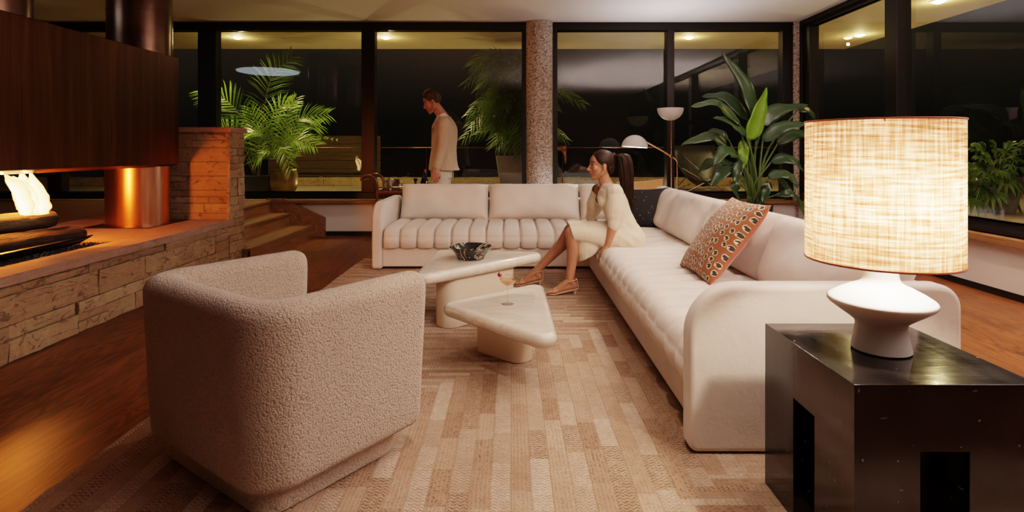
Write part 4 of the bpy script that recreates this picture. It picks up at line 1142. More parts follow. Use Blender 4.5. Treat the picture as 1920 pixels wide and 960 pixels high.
# things on the cart
def on_cart(px): return (px - CX) / F * KY
TZ = 0.60
def lathe_at(x, y, prof, z=TZ): return MB().lathe([(r, h) for r, h in prof], (x, y, z), 36)
x = on_cart(737)
ib = thing('ice_bucket', 'polished metal ice bucket at the left end of the bar cart', 'ice bucket', (x, KY, TZ))
lathe_at(x, KY, [(0.001, 0), (0.072, 0), (0.078, 0.01), (0.080, 0.13), (0.084, 0.136), (0.078, 0.138), (0.074, 0.12), (0.001, 0.115)]).build('bucket', MT['chrome'], ib)
for s in (-1, 1):
    MB().tube([(x + s * 0.082, KY, TZ + 0.115), (x + s * 0.103, KY, TZ + 0.11), (x + s * 0.103, KY, TZ + 0.07), (x + s * 0.08, KY, TZ + 0.065)], 0.005, 8).build('handle', MT['chrome'], ib)
xs = on_cart(735) 
sh = thing('cocktail_shaker', 'silver cocktail shaker in front of the ice bucket', 'cocktail shaker', (xs, KY - 0.12, TZ))
lathe_at(xs, KY - 0.12, [(0.001, 0), (0.030, 0), (0.040, 0.10), (0.041, 0.115)]).build('body', MT['chrome'], sh)
lathe_at(xs, KY - 0.12, [(0.041, 0.115), (0.034, 0.135), (0.020, 0.15), (0.018, 0.165), (0.013, 0.172), (0.001, 0.174)]).build('cap', MT['chrome'], sh)
def bottle(px, dy, r, hb, hn, label, cork=True):
    x = on_cart(px); y = KY + dy
    t = thing('bottle', label, 'bottle', (x, y, TZ), 'bottles on the bar cart')
    lathe_at(x, y, [(0.001, 0), (r, 0), (r, hb), (r * 0.8, hb + 0.02), (0.014, hb + 0.045), (0.013, hb + hn), (0.001, hb + hn)]).build('body', MT['dkglass'], t)
    if cork: lathe_at(x, y, [(0.015, hb + hn - 0.02), (0.015, hb + hn + 0.012), (0.001, hb + hn + 0.013)]).build('cap', MT['cork'], t)
    else: lathe_at(x, y, [(0.013, hb + hn), (0.022, hb + hn + 0.004), (0.022, hb + hn + 0.03), (0.001, hb + hn + 0.033)]).build('stopper', MT['dkglass'], t)
bottle(779, 0.0, 0.042, 0.045, 0.075, 'squat dark decanter with a square stopper, left of the other bottles', False)
bottle(790, 0.12, 0.030, 0.10, 0.08, 'medium dark bottle between the decanter and the tall bottle', False)
bottle(798.5, -0.06, 0.033, 0.135, 0.115, 'tall dark bottle with a red seal beside the man')

# ------------------------------------------------------------------ plants
def blade(mb, pts, w, up, fold=0.25, n=14, droop=0.0, wave=0.0, seed=0, side=None):
    """a broad leaf along pts; up = leaf normal hint"""
    p = spline(pts, n); vs = []; fs = []
    for i, c in enumerate(p):
        t = i / (n - 1)
        T = (p[min(i + 1, n - 1)] - p[max(i - 1, 0)]).normalized()
        s = T.cross(Vector(up))
        if s.length < 1e-3: s = T.cross(Vector((0, 1, 0)))
        s.normalize(); nn = s.cross(T)
        ww = w / 2 * (math.sin(PI * min(1, t ** 0.75 * 0.97 + 0.03)) ** 0.75) * (1 if t < 0.999 else 0.05)
        for k in (-1, -0.5, 0, 0.5, 1):
            wob = wave * noise.noise(Vector((t * 5, k * 1.3, seed))) * abs(k)
            vs.append(c + s * (ww * k) + nn * (fold * abs(k) * ww * (1 if k else 0) + wob) - Vector((0, 0, droop * abs(k) * ww)))
    for i in range(n - 1):
        for k in range(4):
            a = i * 5 + k; fs.append((a, a + 1, a + 6, a + 5))
    return mb.add(vs, fs)
# bird-of-paradise plant in the corner
PY = 5.65
pc = Vector((2.365, PY, 0))
bp = thing('potted_bird_of_paradise', 'tall broad-leaved potted plant in a black pot in the window corner', 'potted plant', pc)
MB().lathe([(0.001, 0.0), (0.13, 0.0), (0.14, 0.01), (0.178, 0.55), (0.182, 0.56), (0.172, 0.56), (0.168, 0.53), (0.001, 0.53)], pc, 48).build('pot', MT['pot_black'], bp)
MB().lathe([(0.001, 0.531), (0.168, 0.531)], pc, 32, cap=False).build('soil', MT['soil'], bp)
LV = [ # blade base, mid, tip in the photograph, depth shift of base and tip, width (m)
 ((1420, 232), (1398, 160), (1352, 96), .0, .05, .17, 0),
 ((1404, 262), (1418, 222), (1437, 164), -.05, -.05, .20, 1),
 ((1404, 224), (1360, 182), (1314, 181), .1, .2, .17, 0),
 ((1388, 236), (1345, 195), (1296, 200), -.1, -.3, .16, 0),
 ((1399, 254), (1368, 228), (1337, 222), -.12, -.25, .14, 0),
 ((1364, 276), (1330, 256), (1277, 272), .0, -.1, .17, 0),
 ((1384, 292), (1358, 283), (1338, 312), -.15, -.25, .16, 0),
 ((1374, 306), (1335, 303), (1308, 324), .1, .15, .15, 0),
 ((1372, 312), (1350, 328), (1333, 350), -.15, -.2, .15, 0),
 ((1430, 234), (1458, 206), (1516, 197), .05, .1, .19, 0),
 ((1430, 264), (1468, 238), (1522, 232), -.1, -.2, .17, 0),
 ((1458, 270), (1488, 252), (1532, 251), .1, .2, .15, 0),
 ((1496, 205), (1514, 206), (1531, 228), .15, .2, .14, 0),
 ((1446, 304), (1478, 298), (1509, 322), -.12, -.2, .16, 0),
 ((1440, 332), (1472, 326), (1496, 352), -.2, -.3, .15, 0),
 ((1434, 342), (1437, 352), (1430, 382), -.18, -.2, .12, 0),
 ((1382, 340), (1378, 352), (1386, 378), -.2, -.22, .11, 0),
 ((1454, 366), (1488, 366), (1510, 408), -.1, -.15, .10, 0),
 ((1390, 300), (1382, 320), (1378, 345), -.22, -.25, .12, 0),
 ((1392, 262), (1394, 290), (1392, 318), -.06, -.1, .12, 1),
 ((1452, 322), (1470, 345), (1490, 362), .05, .1, .13, 0),
 ((1366, 262), (1340, 250), (1300, 262), .2, .3, .14, 0)]
dk, lt, stm = MB(), MB(), MB()
rnd = random.Random(5)
for k, (b0, m0, t0, d0, d1, w, lit) in enumerate(LV):
    B = P(b0[0], b0[1], PY + d0); Mi = P(m0[0], m0[1], PY + (d0 + d1) / 2); T = P(t0[0], t0[1], PY + d1)
    root = pc + Vector((rnd.uniform(-.05, .05), rnd.uniform(-.05, .05), 0.53))
    mid = root * 0.45 + B * 0.55; mid.x = root.x * 0.7 + B.x * 0.3
    stm.tube(spline([root, mid, B], 10), [0.013 - 0.0007 * i for i in range(10)], 7)
    up = Vector((0.25 if t0[0] > b0[0] else -0.25, -0.75, 0.75)) if k not in (0, 1) else Vector((0.2, -1, 0.1))
    blade(lt if lit else dk, [B, Mi, T], w * 0.86, up, 0.22 if k else 0.1, 16, 0.12, 0.03, k)
stm.build('stalks', MT['stemgreen'], bp); dk.build('leaves', MT['bop'], bp, sharp=0, solid=0.0015)
lt.build('leaves', MT['bop_lit'], bp, sharp=0, solid=0.0015)['label'] = 'leaf in a brighter lime green for the light on it'
# palms
def frond(lv, stem, pts, ln, n=26, w=0.015, r=0.006, droop=0.45, up=(0, -0.6, 0.8), start=0.25, rnd=rnd):
    p = spline(pts, n * 2)
    stem.tube(p[::2], [r * (1 - 0.7 * i / n) for i in range(n)], 5)
    for i in range(n):
        t = start + (1 - start) * i / (n - 1); q = min(int(t * (2 * n - 1)), 2 * n - 1)
        c = p[q]; T = (p[min(q + 1, 2 * n - 1)] - p[max(q - 1, 0)]).normalized()
        s = T.cross(Vector(up)).normalized(); nn = s.cross(T)
        u = (t - start) / (1 - start)
        L = 1.15 * ln * (0.45 + 0.75 * math.sin(PI * (0.15 + 0.75 * u))) * rnd.uniform(0.88, 1.1)
        for sg in (-1, 1):
            d = (s * sg * 0.85 + T * (0.55 + 0.5 * u) + nn * 0.22 + Vector((rnd.uniform(-.08, .08), rnd.uniform(-.08, .08), rnd.uniform(-.08, .08)))).normalized()
            a = c; m = c + d * L * 0.55 - Vector((0, 0, droop * L * 0.12)); e = c + d * L - Vector((0, 0, droop * L * 0.5))
            wd = (T - d * T.dot(d)).normalized() * (w / 2)
            lv.add([a - wd * 0.4, a + wd * 0.4, m + wd, m - wd, e], [(0, 1, 2, 3), (3, 2, 4)])
Y1 = 8.62
pt = thing('potted_palm', 'feathery palm in the dark trough outside the left window', 'potted palm', (P(470, 330, Y1).x, Y1, ZS - 0.01))
lv, sm = MB(), MB()
def fr(lst, Y, lv, sm):
    for pts, dy, ln, n, up in lst:
        q = [P(x, y, Y + dy * i / (len(pts) - 1)) for i, (x, y) in enumerate(pts)]
        frond(lv, sm, q, ln, n, up=up)
UPF = (0.0, -0.9, 0.35)
fr([([(482, 330), (492, 230), (508, 150), (546, 108)], -.1, .30, 30, (0.3, -0.9, 0.1)),
    ([(480, 325), (462, 240), (432, 195), (386, 170)], -.3, .33, 34, (-.2, -0.7, 0.7)),
    ([(478, 325), (452, 262), (425, 240), (392, 236)], .2, .28, 26, (-.2, -0.7, 0.7)),
    ([(476, 328), (458, 290), (440, 272), (412, 290)], -.2, .22, 22, (-.2, -0.7, 0.7)),
    ([(486, 328), (500, 250), (520, 205), (548, 190)], .3, .25, 24, (.2, -0.7, 0.6)),
    ([(484, 330), (486, 280), (480, 240), (470, 205)], .1, .25, 22, UPF)], Y1, lv, sm)
lv.build('fronds', MT['palm'], pt, sharp=0); sm.build('stems', MT['cane'], pt)
xa, xb = P(430, 0, Y1).x, P(512, 0, Y1).x
MB().box(xa, xb, Y1 - 0.17, Y1 + 0.17, ZS - 0.01, ZS + 0.25).build('trough', MT['pot_black'], pt, bevel=0.01)
Y2 = 8.62
x2 = P(531, 0, Y2).x
pb = thing('potted_palm', 'low arching palm in the round bronze pot outside the left window', 'potted palm', (x2, Y2, ZS - 0.01))
lv, sm = MB(), MB()
fr([([(530, 318), (540, 255), (562, 222), (612, 214)], .1, .26, 28, (.2, -0.8, 0.5)),
    ([(528, 318), (535, 280), (555, 262), (590, 272)], -.2, .24, 24, (.2, -0.7, 0.7)),
    ([(533, 318), (560, 285), (590, 258), (630, 262)], .1, .05, 14, (.2, -0.7, 0.7)),
    ([(528, 318), (520, 290), (526, 278), (545, 318)], -.3, .18, 20, (.2, -0.7, 0.7)),
    ([(526, 318), (512, 290), (498, 285), (478, 302)], -.3, .2, 20, (-.2, -0.7, 0.7)),
    ([(530, 318), (528, 262), (535, 225), (556, 185)], .2, .22, 24, UPF),
    ([(532, 318), (545, 285), (562, 240), (598, 234)], .3, .24, 24, (.2, -0.8, 0.5)),
    ([(526, 318), (505, 270), (490, 250), (466, 248)], -.2, .22, 22, (-.2, -0.7, 0.7))], Y2, lv, sm)
lv.build('fronds', MT['palm'], pb, sharp=0); sm.build('stems', MT['cane'], pb)
MB().lathe([(0.001, 0.0), (0.14, 0.0), (0.19, 0.06), (0.212, 0.16), (0.205, 0.27), (0.185, 0.345), (0.192, 0.36), (0.178, 0.36), (0.17, 0.33), (0.001, 0.31)], (x2, Y2, ZS - 0.01), 48).build('pot', MT['pot_bronze'], pb)
# bamboo palm behind the column
Y3 = 8.45
c3 = Vector((0.10, Y3, ZS - 0.01))
p3 = thing('potted_bamboo_palm', 'tall bushy bamboo palm in a grey planter outside, behind the aggregate column', 'potted palm', c3)
MB().loft([[c3 + Vector((u, v, z)) for u, v in rrect(w, w, 0.03, 4)] for w, z in ((0.50, 0), (0.66, 0.56), (0.60, 0.56), (0.58, 0.50))]).build('planter', MT['pot_grey'], p3, sharp=30)
lv, sm = MB(), MB()
rnd = random.Random(21)
for k in range(15):
    a = rnd.uniform(0, 2 * PI); r0 = rnd.uniform(0.02, 0.18); hgt = rnd.uniform(1.0, 1.9)
    b0 = c3 + Vector((r0 * math.cos(a), r0 * math.sin(a), 0.5)); t0 = c3 + Vector((r0 * 2.0 * math.cos(a) + rnd.uniform(-.1, .1), min(0.5, r0 * 2.0 * math.sin(a)), 0.5 + hgt * 0.8))
    sm.tube(spline([b0, (b0 + t0) / 2 + Vector((0, 0, .05)), t0], 8), 0.008, 6)
    for j in range(5):
        s = b0.lerp(t0, 0.30 + 0.70 * j / 4)
        aa = rnd.uniform(0, 2 * PI); R = rnd.uniform(0.28, 0.72)
        dx, dy = R * math.cos(aa) * 1.15, R * math.sin(aa) * 0.6
        if s.y + dy < YW + 0.35: dy = abs(dy) * 0.5
        if rnd.random() < 0.6: dx = -abs(dx)
        rise = rnd.uniform(0.12, 0.32)
        if s.z + rise > 2.55: rise = 2.55 - s.z
        frond(lv, sm, [s, s + Vector((dx * 0.45, dy * 0.45, rise)), s + Vector((dx, dy, rise - rnd.uniform(0.12, 0.35)))], rnd.uniform(0.18, 0.26), 16, 0.020, 0.004, 0.6, (0, -0.4, 0.9), 0.15, rnd)
lv.build('fronds', MT['palm_dark'], p3, sharp=0); sm.build('canes', MT['cane'], p3)
# leafy plant outside the right window
c4 = Vector((5.02, 5.95, ZS - 0.01))
p4 = thing('philodendron', 'bushy jagged-leaved plant outside the right window beside the lamp shade', 'plant', c4)
lv, sm = MB(), MB()
for k in range(46):
    tx, ty = rnd.uniform(1812, 1925), rnd.uniform(278, 375)
    if ty > 340 and tx > 1905: continue
    T = P(tx, ty, 5.95 + rnd.uniform(-.35, .3))
    s = c4 + Vector((rnd.uniform(-.08, .08), rnd.uniform(-.08, .08), 0.26))
    m = (s + T) / 2 + Vector((0, 0, 0.12))
    sm.tube(spline([s, m, T], 8), 0.004, 5)
    d = (T - s); d.z -= 0.25; d.normalize(); L = rnd.uniform(0.13, 0.2)
    up = Vector((rnd.uniform(-.4, .4), -0.6, 0.8))
    sd_ = d.cross(up).normalized()
    for a in (-1.25, -0.8, -0.4, 0, 0.4, 0.8, 1.25):
        dd = (d * math.cos(a) + sd_ * math.sin(a)).normalized()
        blade(lv, [T, T + dd * L * 0.5 + Vector((0, 0, .01)), T + dd * L * (1 - 0.2 * abs(a)) - Vector((0, 0, .04))], 0.035, up, 0.1, 6)
lv.build('leaves', MT['philo'], p4, sharp=0); sm.build('stems', MT['stemgreen'], p4)
MB().lathe([(0.001, 0), (0.14, 0), (0.2, 0.27), (0.19, 0.27), (0.18, 0.24), (0.001, 0.24)], c4, 32).build('pot', MT['pot_grey'], p4)
# butterfly chair outside
YB = 9.0
bf = thing('butterfly_chair', 'wire-framed sling chair outside in the dark behind the floor lamp', 'outdoor chair', (P(1312, 0, YB).x, YB, ZS - 0.01))
xc = P(1312, 0, YB).x; zb = ZS - 0.005
def bw(dx, dy, z): return Vector((xc + dx, YB + dy, z))
q = MB()
FT = [bw(-.30, -.28, zb), bw(.28, -.28, zb), bw(.28, .28, zb), bw(-.30, .28, zb)]
TPs = [bw(-.34, .32, 1.16), bw(.33, .32, 1.16), bw(.38, -.36, .82), bw(-.38, -.36, .82)]
for i in range(4):
    q.tube([FT[i], TPs[(i + 2) % 4]], 0.007, 8); q.tube([FT[i], FT[(i + 1) % 4]] if i in (0, 2) else [FT[i], TPs[(i + 3) % 4]], 0.007, 8)
q.build('wire_frame', MT['chrome'], bf)
vs = []; fs = []
for j in range(9):
    for i in range(9):
        u, v = i / 8, j / 8
        a = TPs[3].lerp(TPs[2], u); b_ = TPs[0].lerp(TPs[1], u)
        p = a.lerp(b_, v); p.z -= 0.42 * (1 - (2 * u - 1) ** 2 * 0.75) * (1 - abs(2 * v - 0.8) ** 1.6 * 0.75)
        vs.append(p)
for j in range(8):
    for i in range(8): a = j * 9 + i; fs.append((a, a + 1, a + 10, a + 9))
MB().add(vs, fs).build('sling', MT['black'], bf, sharp=0, solid=0.006)

# ------------------------------------------------------------------ light
# pale round ceiling light to the left (its reflection shows in the left window)
cl_ = thing('ceiling_light', 'round pale ceiling light reflected in the left window', 'ceiling light', (-5.05, 2.86, ZC))
MB().lathe([(0.001, -0.03), (0.56, -0.03), (0.60, -0.02), (0.61, 0.0), (0.001, 0.0)], (-5.05, 2.86, ZC), 64).build('lens', MT['disc_glow'], cl_)
KEY = (1.0, 0.76, 0.59)
def room_light(x, y, aim, e, col=KEY, size=1.5, r=0.06, blend=0.7):
    spot('room_downlight', (x, y, ZC - 0.02), aim, e, col, size, blend, r)
# upward lights: two unseen fills added to bounce off the ceiling, one bowl lamp
def upward_light(loc, e, col, size=0.3, spread=2.2):
    l = bpy.data.lights.new('fill_and_bowl_wash', 'AREA'); l.shape = 'DISK'; l.size = size; l.energy = e; l.color = col; l.spread = spread
    o = bpy.data.objects.new('fill_and_bowl_wash', l); COL.objects.link(o); o.location = loc; o.rotation_euler = (PI, 0, 0)
upward_light((2.75, 1.5, 0.75), 215, (1.0, 0.85, 0.80))
upward_light((2.85, 2.7, 0.75), 225, (1.0, 0.855, 0.81))
upward_light((c1.x, c1.y, c1.z - 0.005), 14, (0.95, 0.93, 1.0), 0.24, 2.6)
for x, y in ((-2.9, 9.1), (-0.7, 9.1), (1.7, 9.1)): spot('added_soffit_fill', (x, y, ZS + 0.05), (x, 8.4, ZC), 45, (1.0, 0.80, 0.40), 2.6, 0.9, 0.05)  # unseen spots added on the terrace to brighten the soffit from below
for x, y in ((5.2, 7.6), (5.2, 4.6)): spot('added_soffit_fill', (x, y, ZS + 0.05), (4.5, y, ZC), 50, (1.0, 0.78, 0.42), 2.6, 0.9, 0.05)  # the same added fill for the overhang on the right side
room_light(1.9, 0.6, (0.4, 4.6, 0.2), 200, KEY, 0.75, 0.06)
room_light(1.7, 5.3, (-0.3, 2.7, 0.1), 130, KEY, 1.05, 0.05)
room_light(0.5, 0.2, (-0.2, 4.9, 0.2), 190, KEY, 0.7, 0.06)
room_light(0.3, 1.5, (0.3, 2.1, 0), 90, KEY, 0.8, 0.05)
room_light(2.75, 4.0, (2.75, 4.0, 0), 90, KEY, 1.6, 0.06)
room_light(-2.0, 6.3, (-2.0, 6.5, 0), 30, KEY, 1.5, 0.06)
# ------------------------------------------------------------------ people
class Blob(MB):
    def cap(s, p0, r0, p1, r1, n=14):
        p0, p1 = Vector(p0), Vector(p1); d = p1 - p0; L = d.length; d.normalize()
        a = d.cross(Vector((0.31, 0.17, 0.93))).normalized(); b = d.cross(a)
        rings = []
        for k in range(5):
            t = (k + 0.15) / 5 * PI / 2
            rings.append((p0 - d * r0 * math.cos(t), r0 * math.sin(t)))
        rings.append((p0, r0)); rings.append((p1, r1))
        for k in range(4, -1, -1):
            t = (k + 0.15) / 5 * PI / 2
            rings.append((p1 + d * r1 * math.cos(t), r1 * math.sin(t)))
        return s.loft([[c + (a * math.cos(2 * PI * j / n) + b * math.sin(2 * PI * j / n)) * r for j in range(n)] for c, r in rings])
    def chain(s, pr):
        for (p0, r0), (p1, r1) in zip(pr, pr[1:]): s.cap(p0, r0, p1, r1)
        return s
    def sections(s, secs, n=28, pw=2.3, steps=4):
        """secs: (centre, u half-axis vector, v half-axis vector); smoothly interpolated"""
        k = (len(secs) - 1) * steps + 1
        C = spline([a[0] for a in secs], k); U = spline([a[1] for a in secs], k); V = spline([a[2] for a in secs], k)
        rings = []
        for c, u, v in zip(C, U, V):
            ring = []
            for j in range(n):
                a = 2 * PI * j / n; ca, sa = math.cos(a), math.sin(a)
                ring.append(c + u * (abs(ca) ** (2 / pw) * (1 if ca > 0 else -1)) + v * (abs(sa) ** (2 / pw) * (1 if sa > 0 else -1)))
            rings.append(ring)
        return s.loft(rings)
    def fuse(s, name, mats, parent, voxel=0.006, smooth=3, paint=None, cut=None, wrinkle=None, loc=None):
        org = ORG[parent.name] if parent else Vector(loc)
        me = bpy.data.meshes.new('tmp'); me.from_pydata([tuple(p - org) for p in s.v], [], s.f)
        bm = bmesh.new(); bm.from_mesh(me); bmesh.ops.recalc_face_normals(bm, faces=bm.faces); bm.to_mesh(me); bm.free()
        t = bpy.data.objects.new('tmp', me); COL.objects.link(t)
        r = t.modifiers.new('r', 'REMESH'); r.mode = 'VOXEL'; r.voxel_size = voxel; r.adaptivity = 0
        if smooth:
            q = t.modifiers.new('s', 'SMOOTH'); q.factor = 0.5; q.iterations = smooth
        dg = bpy.context.evaluated_depsgraph_get(); dg.update()
        m2 = bpy.data.meshes.new_from_object(t.evaluated_get(dg))
        bpy.data.objects.remove(t); bpy.data.meshes.remove(me)
        m2.name = name; m2.materials.clear()
        for m in mats: m2.materials.append(m)
        bm = bmesh.new(); bm.from_mesh(m2); bm.normal_update()
        if wrinkle:
            for v in bm.verts:
                v.co += v.normal * wrinkle(v.co + org)
            bm.normal_update()
        if cut:
            kill = [f for f in bm.faces if cut(f.calc_center_median() + org, f.normal)]
            bmesh.ops.delete(bm, geom=kill, context='FACES')
            for _ in range(14):
                new = {}
                for v in bm.verts:
                    nb = [e.other_vert(v).co for e in v.link_edges if e.is_boundary]
                    if len(nb) == 2: new[v] = v.co * 0.4 + (nb[0] + nb[1]) * 0.3
                for v, c in new.items(): v.co = c
        for f in bm.faces:
            f.smooth = True
            f.material_index = paint(f.calc_center_median() + org, f.normal) if paint else 0
        bm.to_mesh(m2); bm.free()
        o = bpy.data.objects.new(name, m2); COL.objects.link(o)
        if parent: o.parent = parent
        else: o.location = org
        ORG[o.name] = org
        return o
V3 = Vector
def trim_cap(src, faces, n=14):
    """the kept faces of src with a smoothed outline"""
    cnt = {}
    for f in faces:
        for a, b in zip(f, f[1:] + f[:1]): k = (min(a, b), max(a, b)); cnt[k] = cnt.get(k, 0) + 1
    nb = {}
    for (a, b), c in cnt.items():
        if c == 1: nb.setdefault(a, []).append(b); nb.setdefault(b, []).append(a)
    v = list(src.v)
    for _ in range(n):
        new = {a: v[a] * 0.4 + (v[l[0]] + v[l[1]]) * 0.3 for a, l in nb.items() if len(l) == 2}
        for a, c in new.items(): v[a] = c
    return v
def hand(b, w, d, n, sgn, s=1.0, curl=0.45, spread=0.0, rw=0.024):
    """w wrist, d towards the fingers, n the way the palm faces, sgn = side of the thumb along d x n"""
    w, d, n = V3(w), V3(d).normalized(), V3(n); n = (n - d * n.dot(d)).normalized(); sd = d.cross(n) * sgn
    kn = []
    for k, (o, L) in enumerate(((0.031, .080), (0.011, .086), (-0.010, .083), (-0.029, .074))):
        q = w + (d * L + sd * o) * s; kn.append(q)
        b.cap(w + sd * o * 0.5 * s + d * 0.01 * s, rw * 0.62 * s, q, 0.0115 * s)
    b.cap(w, rw * s, w + d * 0.05 * s, 0.021 * s)
    for k, (q, L) in enumerate(zip(kn, (0.070, 0.080, 0.075, 0.058))):
        p = q; ang = 0.0; r = 0.0092 - 0.0008 * (k == 3)
        for seg, fr in enumerate((0.44, 0.31, 0.25)):
            ang += curl * (0.7 if seg == 0 else 1.0)
            dd = (d * math.cos(ang) + n * math.sin(ang) + sd * spread * (1.5 - k)).normalized()
            e = p + dd * L * fr * s
            b.cap(p, (r - 0.0006 * seg) * s, e, (r - 0.0006 * (seg + 1)) * s, 10); p = e
    t0 = w + (d * 0.022 + sd * 0.022) * s
    t1 = t0 + (d * 0.034 + sd * 0.024 + n * 0.010) * s; t2 = t1 + (d * 0.030 + sd * 0.006 + n * 0.010) * s; t3 = t2 + (d * 0.022 + n * 0.010) * s
    b.cap(t0, 0.014 * s, t1, 0.0115 * s, 10); b.cap(t1, 0.0108 * s, t2, 0.0098 * s, 10); b.cap(t2, 0.0098 * s, t3, 0.008 * s, 10)
def head_matrix(c, yaw, pitch, roll=0.0):
    """local x = face forward; yaw about Z from +X, pitch > 0 looks down"""
    return Matrix.Translation(c) @ Matrix.Rotation(yaw, 4, 'Z') @ Matrix.Rotation(pitch, 4, 'Y') @ Matrix.Rotation(roll, 4, 'X')
def head(b, Mx, s=1.0, male=False):
    R = Mx.to_3x3()
    def E(c, r): b.ell(Mx @ (V3(c) * s), V3(r) * s, 20, 14, R)
    def K(*pr): b.chain([(Mx @ (V3(p) * s), r * s) for p, r in pr])
    E((-0.014, 0, 0.030), (0.097, 0.073, 0.086)); E((0.034, 0, 0.035), (0.055, 0.060, 0.058))
    E((0.030, 0, -0.032), (0.056, 0.055, 0.080))
    jw = 1.12 if male else 1.0
    for sg in (-1, 1):
        K(((-0.012, sg * 0.050 * jw, -0.040), 0.022), ((0.010, sg * 0.046 * jw, -0.070), 0.019), ((0.062, sg * 0.016 * jw, -0.102), 0.016))
        E((0.056, sg * 0.036, -0.022), (0.027, 0.024, 0.026))
        E((0.074, sg * 0.030, 0.024), (0.013, 0.024, 0.008))
        E((0.070, sg * 0.031, 0.005), (0.014, 0.015, 0.011))
        E((-0.010, sg * 0.073, -0.008), (0.017, 0.009, 0.030)); E((-0.004, sg * 0.071, -0.030), (0.009, 0.007, 0.012))
        E((0.094, sg * 0.0105, -0.036), (0.010, 0.007, 0.007))
    E((0.072, 0, -0.103), (0.019, 0.020, 0.016))
    K(((0.083, 0, 0.014), 0.0085), ((0.100, 0, -0.016), 0.0085), ((0.110, 0, -0.030), 0.0105))
    K(((0.100, 0, -0.038), 0.007), ((0.087, 0, -0.048), 0.010))
    E((0.086, 0, -0.0625), (0.012, 0.022, 0.0062)); E((0.084, 0, -0.0735), (0.012, 0.019, 0.0072))
    E((0.074, 0, -0.086), (0.014, 0.02, 0.012))
def face_paint(Mx, s=1.0, base=0, lip=1, brow=2, white=3, iris=4):
    inv = Mx.inverted()
    def f(p, n):
        q = inv @ p; x, y, z = q.x / s, abs(q.y) / s, q.z / s
        if x < 0.045 or x > 0.14 or y > 0.07 or abs(z) > 0.12: return base
        if x > 0.072 and y < 0.021 and -0.080 < z < -0.056: return lip
        zb = 0.029 + 0.006 * math.sin(min(1, max(0, (y - 0.012) / 0.036)) * PI)
        if 0.012 < y < 0.052 and abs(z - zb) < 0.0042: return brow
        if 0.018 < y < 0.046:
            e = 0.0068 * math.sin(PI * (y - 0.018) / 0.028)
            if abs(z - 0.0055 - e) < 0.0022: return brow
            if abs(z - 0.0055) < e: return iris if abs(y - 0.032) < 0.0065 else white
        return base
    return f

# ---- the woman sitting on the sofa edge
wo = thing('person', 'woman with dark ponytail in cream knit dress sitting on the sofa edge, looking left', 'person', (0.86, 4.46, 0.33))
B = Blob()
HMw = head_matrix(V3((0.690, 4.47, 0.977)), PI + 0.12, 0.05)
TOR = [((0.905, 4.47, 0.335), .105, .155), ((0.892, 4.47, 0.42), .122, .172), ((0.858, 4.47, 0.51), .102, .145), ((0.828, 4.47, 0.59), .088, .122),
       ((0.790, 4.475, 0.68), .094, .135), ((0.765, 4.48, 0.745), .092, .150), ((0.748, 4.48, 0.80), .065, .140), ((0.733, 4.48, 0.835), .045, .075)]
def tsec(lst, g, h=0.0): return [(V3(c), V3((hd + g, 0, 0.25 * (hd + g) * 0.6)), V3((-(0.05) * 0, hw + h, 0))) for c, hd, hw in lst]
B.sections(tsec(TOR, 0, 0))
for y in (4.41, 4.545): B.ell((0.705, y, 0.705), (0.042, 0.050, 0.048))
B.chain([((0.738, 4.48, 0.81), 0.056), ((0.715, 4.475, 0.87), 0.046), ((0.700, 4.47, 0.925), 0.046)])
head(B, HMw, 0.95)
# near arm, its hand closing over the seat edge
B.chain([((0.778, 4.335, 0.775), 0.050), ((0.772, 4.315, 0.67), 0.043), ((0.762, 4.30, 0.565), 0.036), ((0.742, 4.295, 0.49), 0.036), ((0.716, 4.29, 0.40), 0.025), ((0.710, 4.29, 0.385), 0.0235)])
hand(B, (0.710, 4.29, 0.380), (-0.62, -0.02, -0.78), (0.75, 0, -0.6), -1, 0.92, 0.42)
B.chain([((0.705, 4.63, 0.775), 0.048), ((0.675, 4.68, 0.67), 0.041), ((0.660, 4.73, 0.57), 0.034), ((0.675, 4.745, 0.49), 0.034), ((0.705, 4.755, 0.425), 0.024)])
hand(B, (0.706, 4.756, 0.420), (-0.45, 0.05, -0.85), (0.85, 0, -0.45), 1, 0.92, 0.40)
def leg(hip, knee, calf, ank, heel, ball, toe):
    B.chain([(hip, 0.082), (V3(hip).lerp(V3(knee), 0.55), 0.072), (knee, 0.052), (calf, 0.049), (V3(calf).lerp(V3(ank), 0.6), 0.036), (ank, 0.030)])
    a, h, b_, t = V3(ank), V3(heel), V3(ball), V3(toe)
    B.chain([(a, 0.030), (h, 0.027)]); B.chain([(a, 0.028), (b_ + V3((0.03, 0, 0.012)), 0.024), (b_, 0.019)])
    B.chain([(h, 0.024), (b_ + V3((0.02, 0, 0.0)), 0.024)])
    for k in range(5):
        y = (k - 2) * 0.0135; L = (0.050, 0.050, 0.046, 0.040, 0.032)[k] * 1.0
        B.cap(b_ + V3((0.01, y, -0.004)), 0.0115, b_ + V3((-L, y * 1.1, -0.010)), 0.0085 if k else 0.0105, 10)
leg((0.865, 4.385, 0.415), (0.452, 4.36, 0.468), (0.462, 4.345, 0.345), (0.432, 4.315, 0.118), (0.462, 4.315, 0.083), (0.318, 4.31, 0.046), (0.25, 4.31, 0.03))
leg((0.865, 4.555, 0.415), (0.465, 4.585, 0.455), (0.402, 4.59, 0.345), (0.190, 4.60, 0.125), (0.215, 4.60, 0.083), (0.075, 4.60, 0.044), (0.02, 4.60, 0.03))
fpw = face_paint(HMw, 0.95)
B.fuse('body', [MT['skin_w'], MT['lips'], MT['brow'], MT['eyewhite'], MT['iris']], wo, 0.0042, 2, fpw)
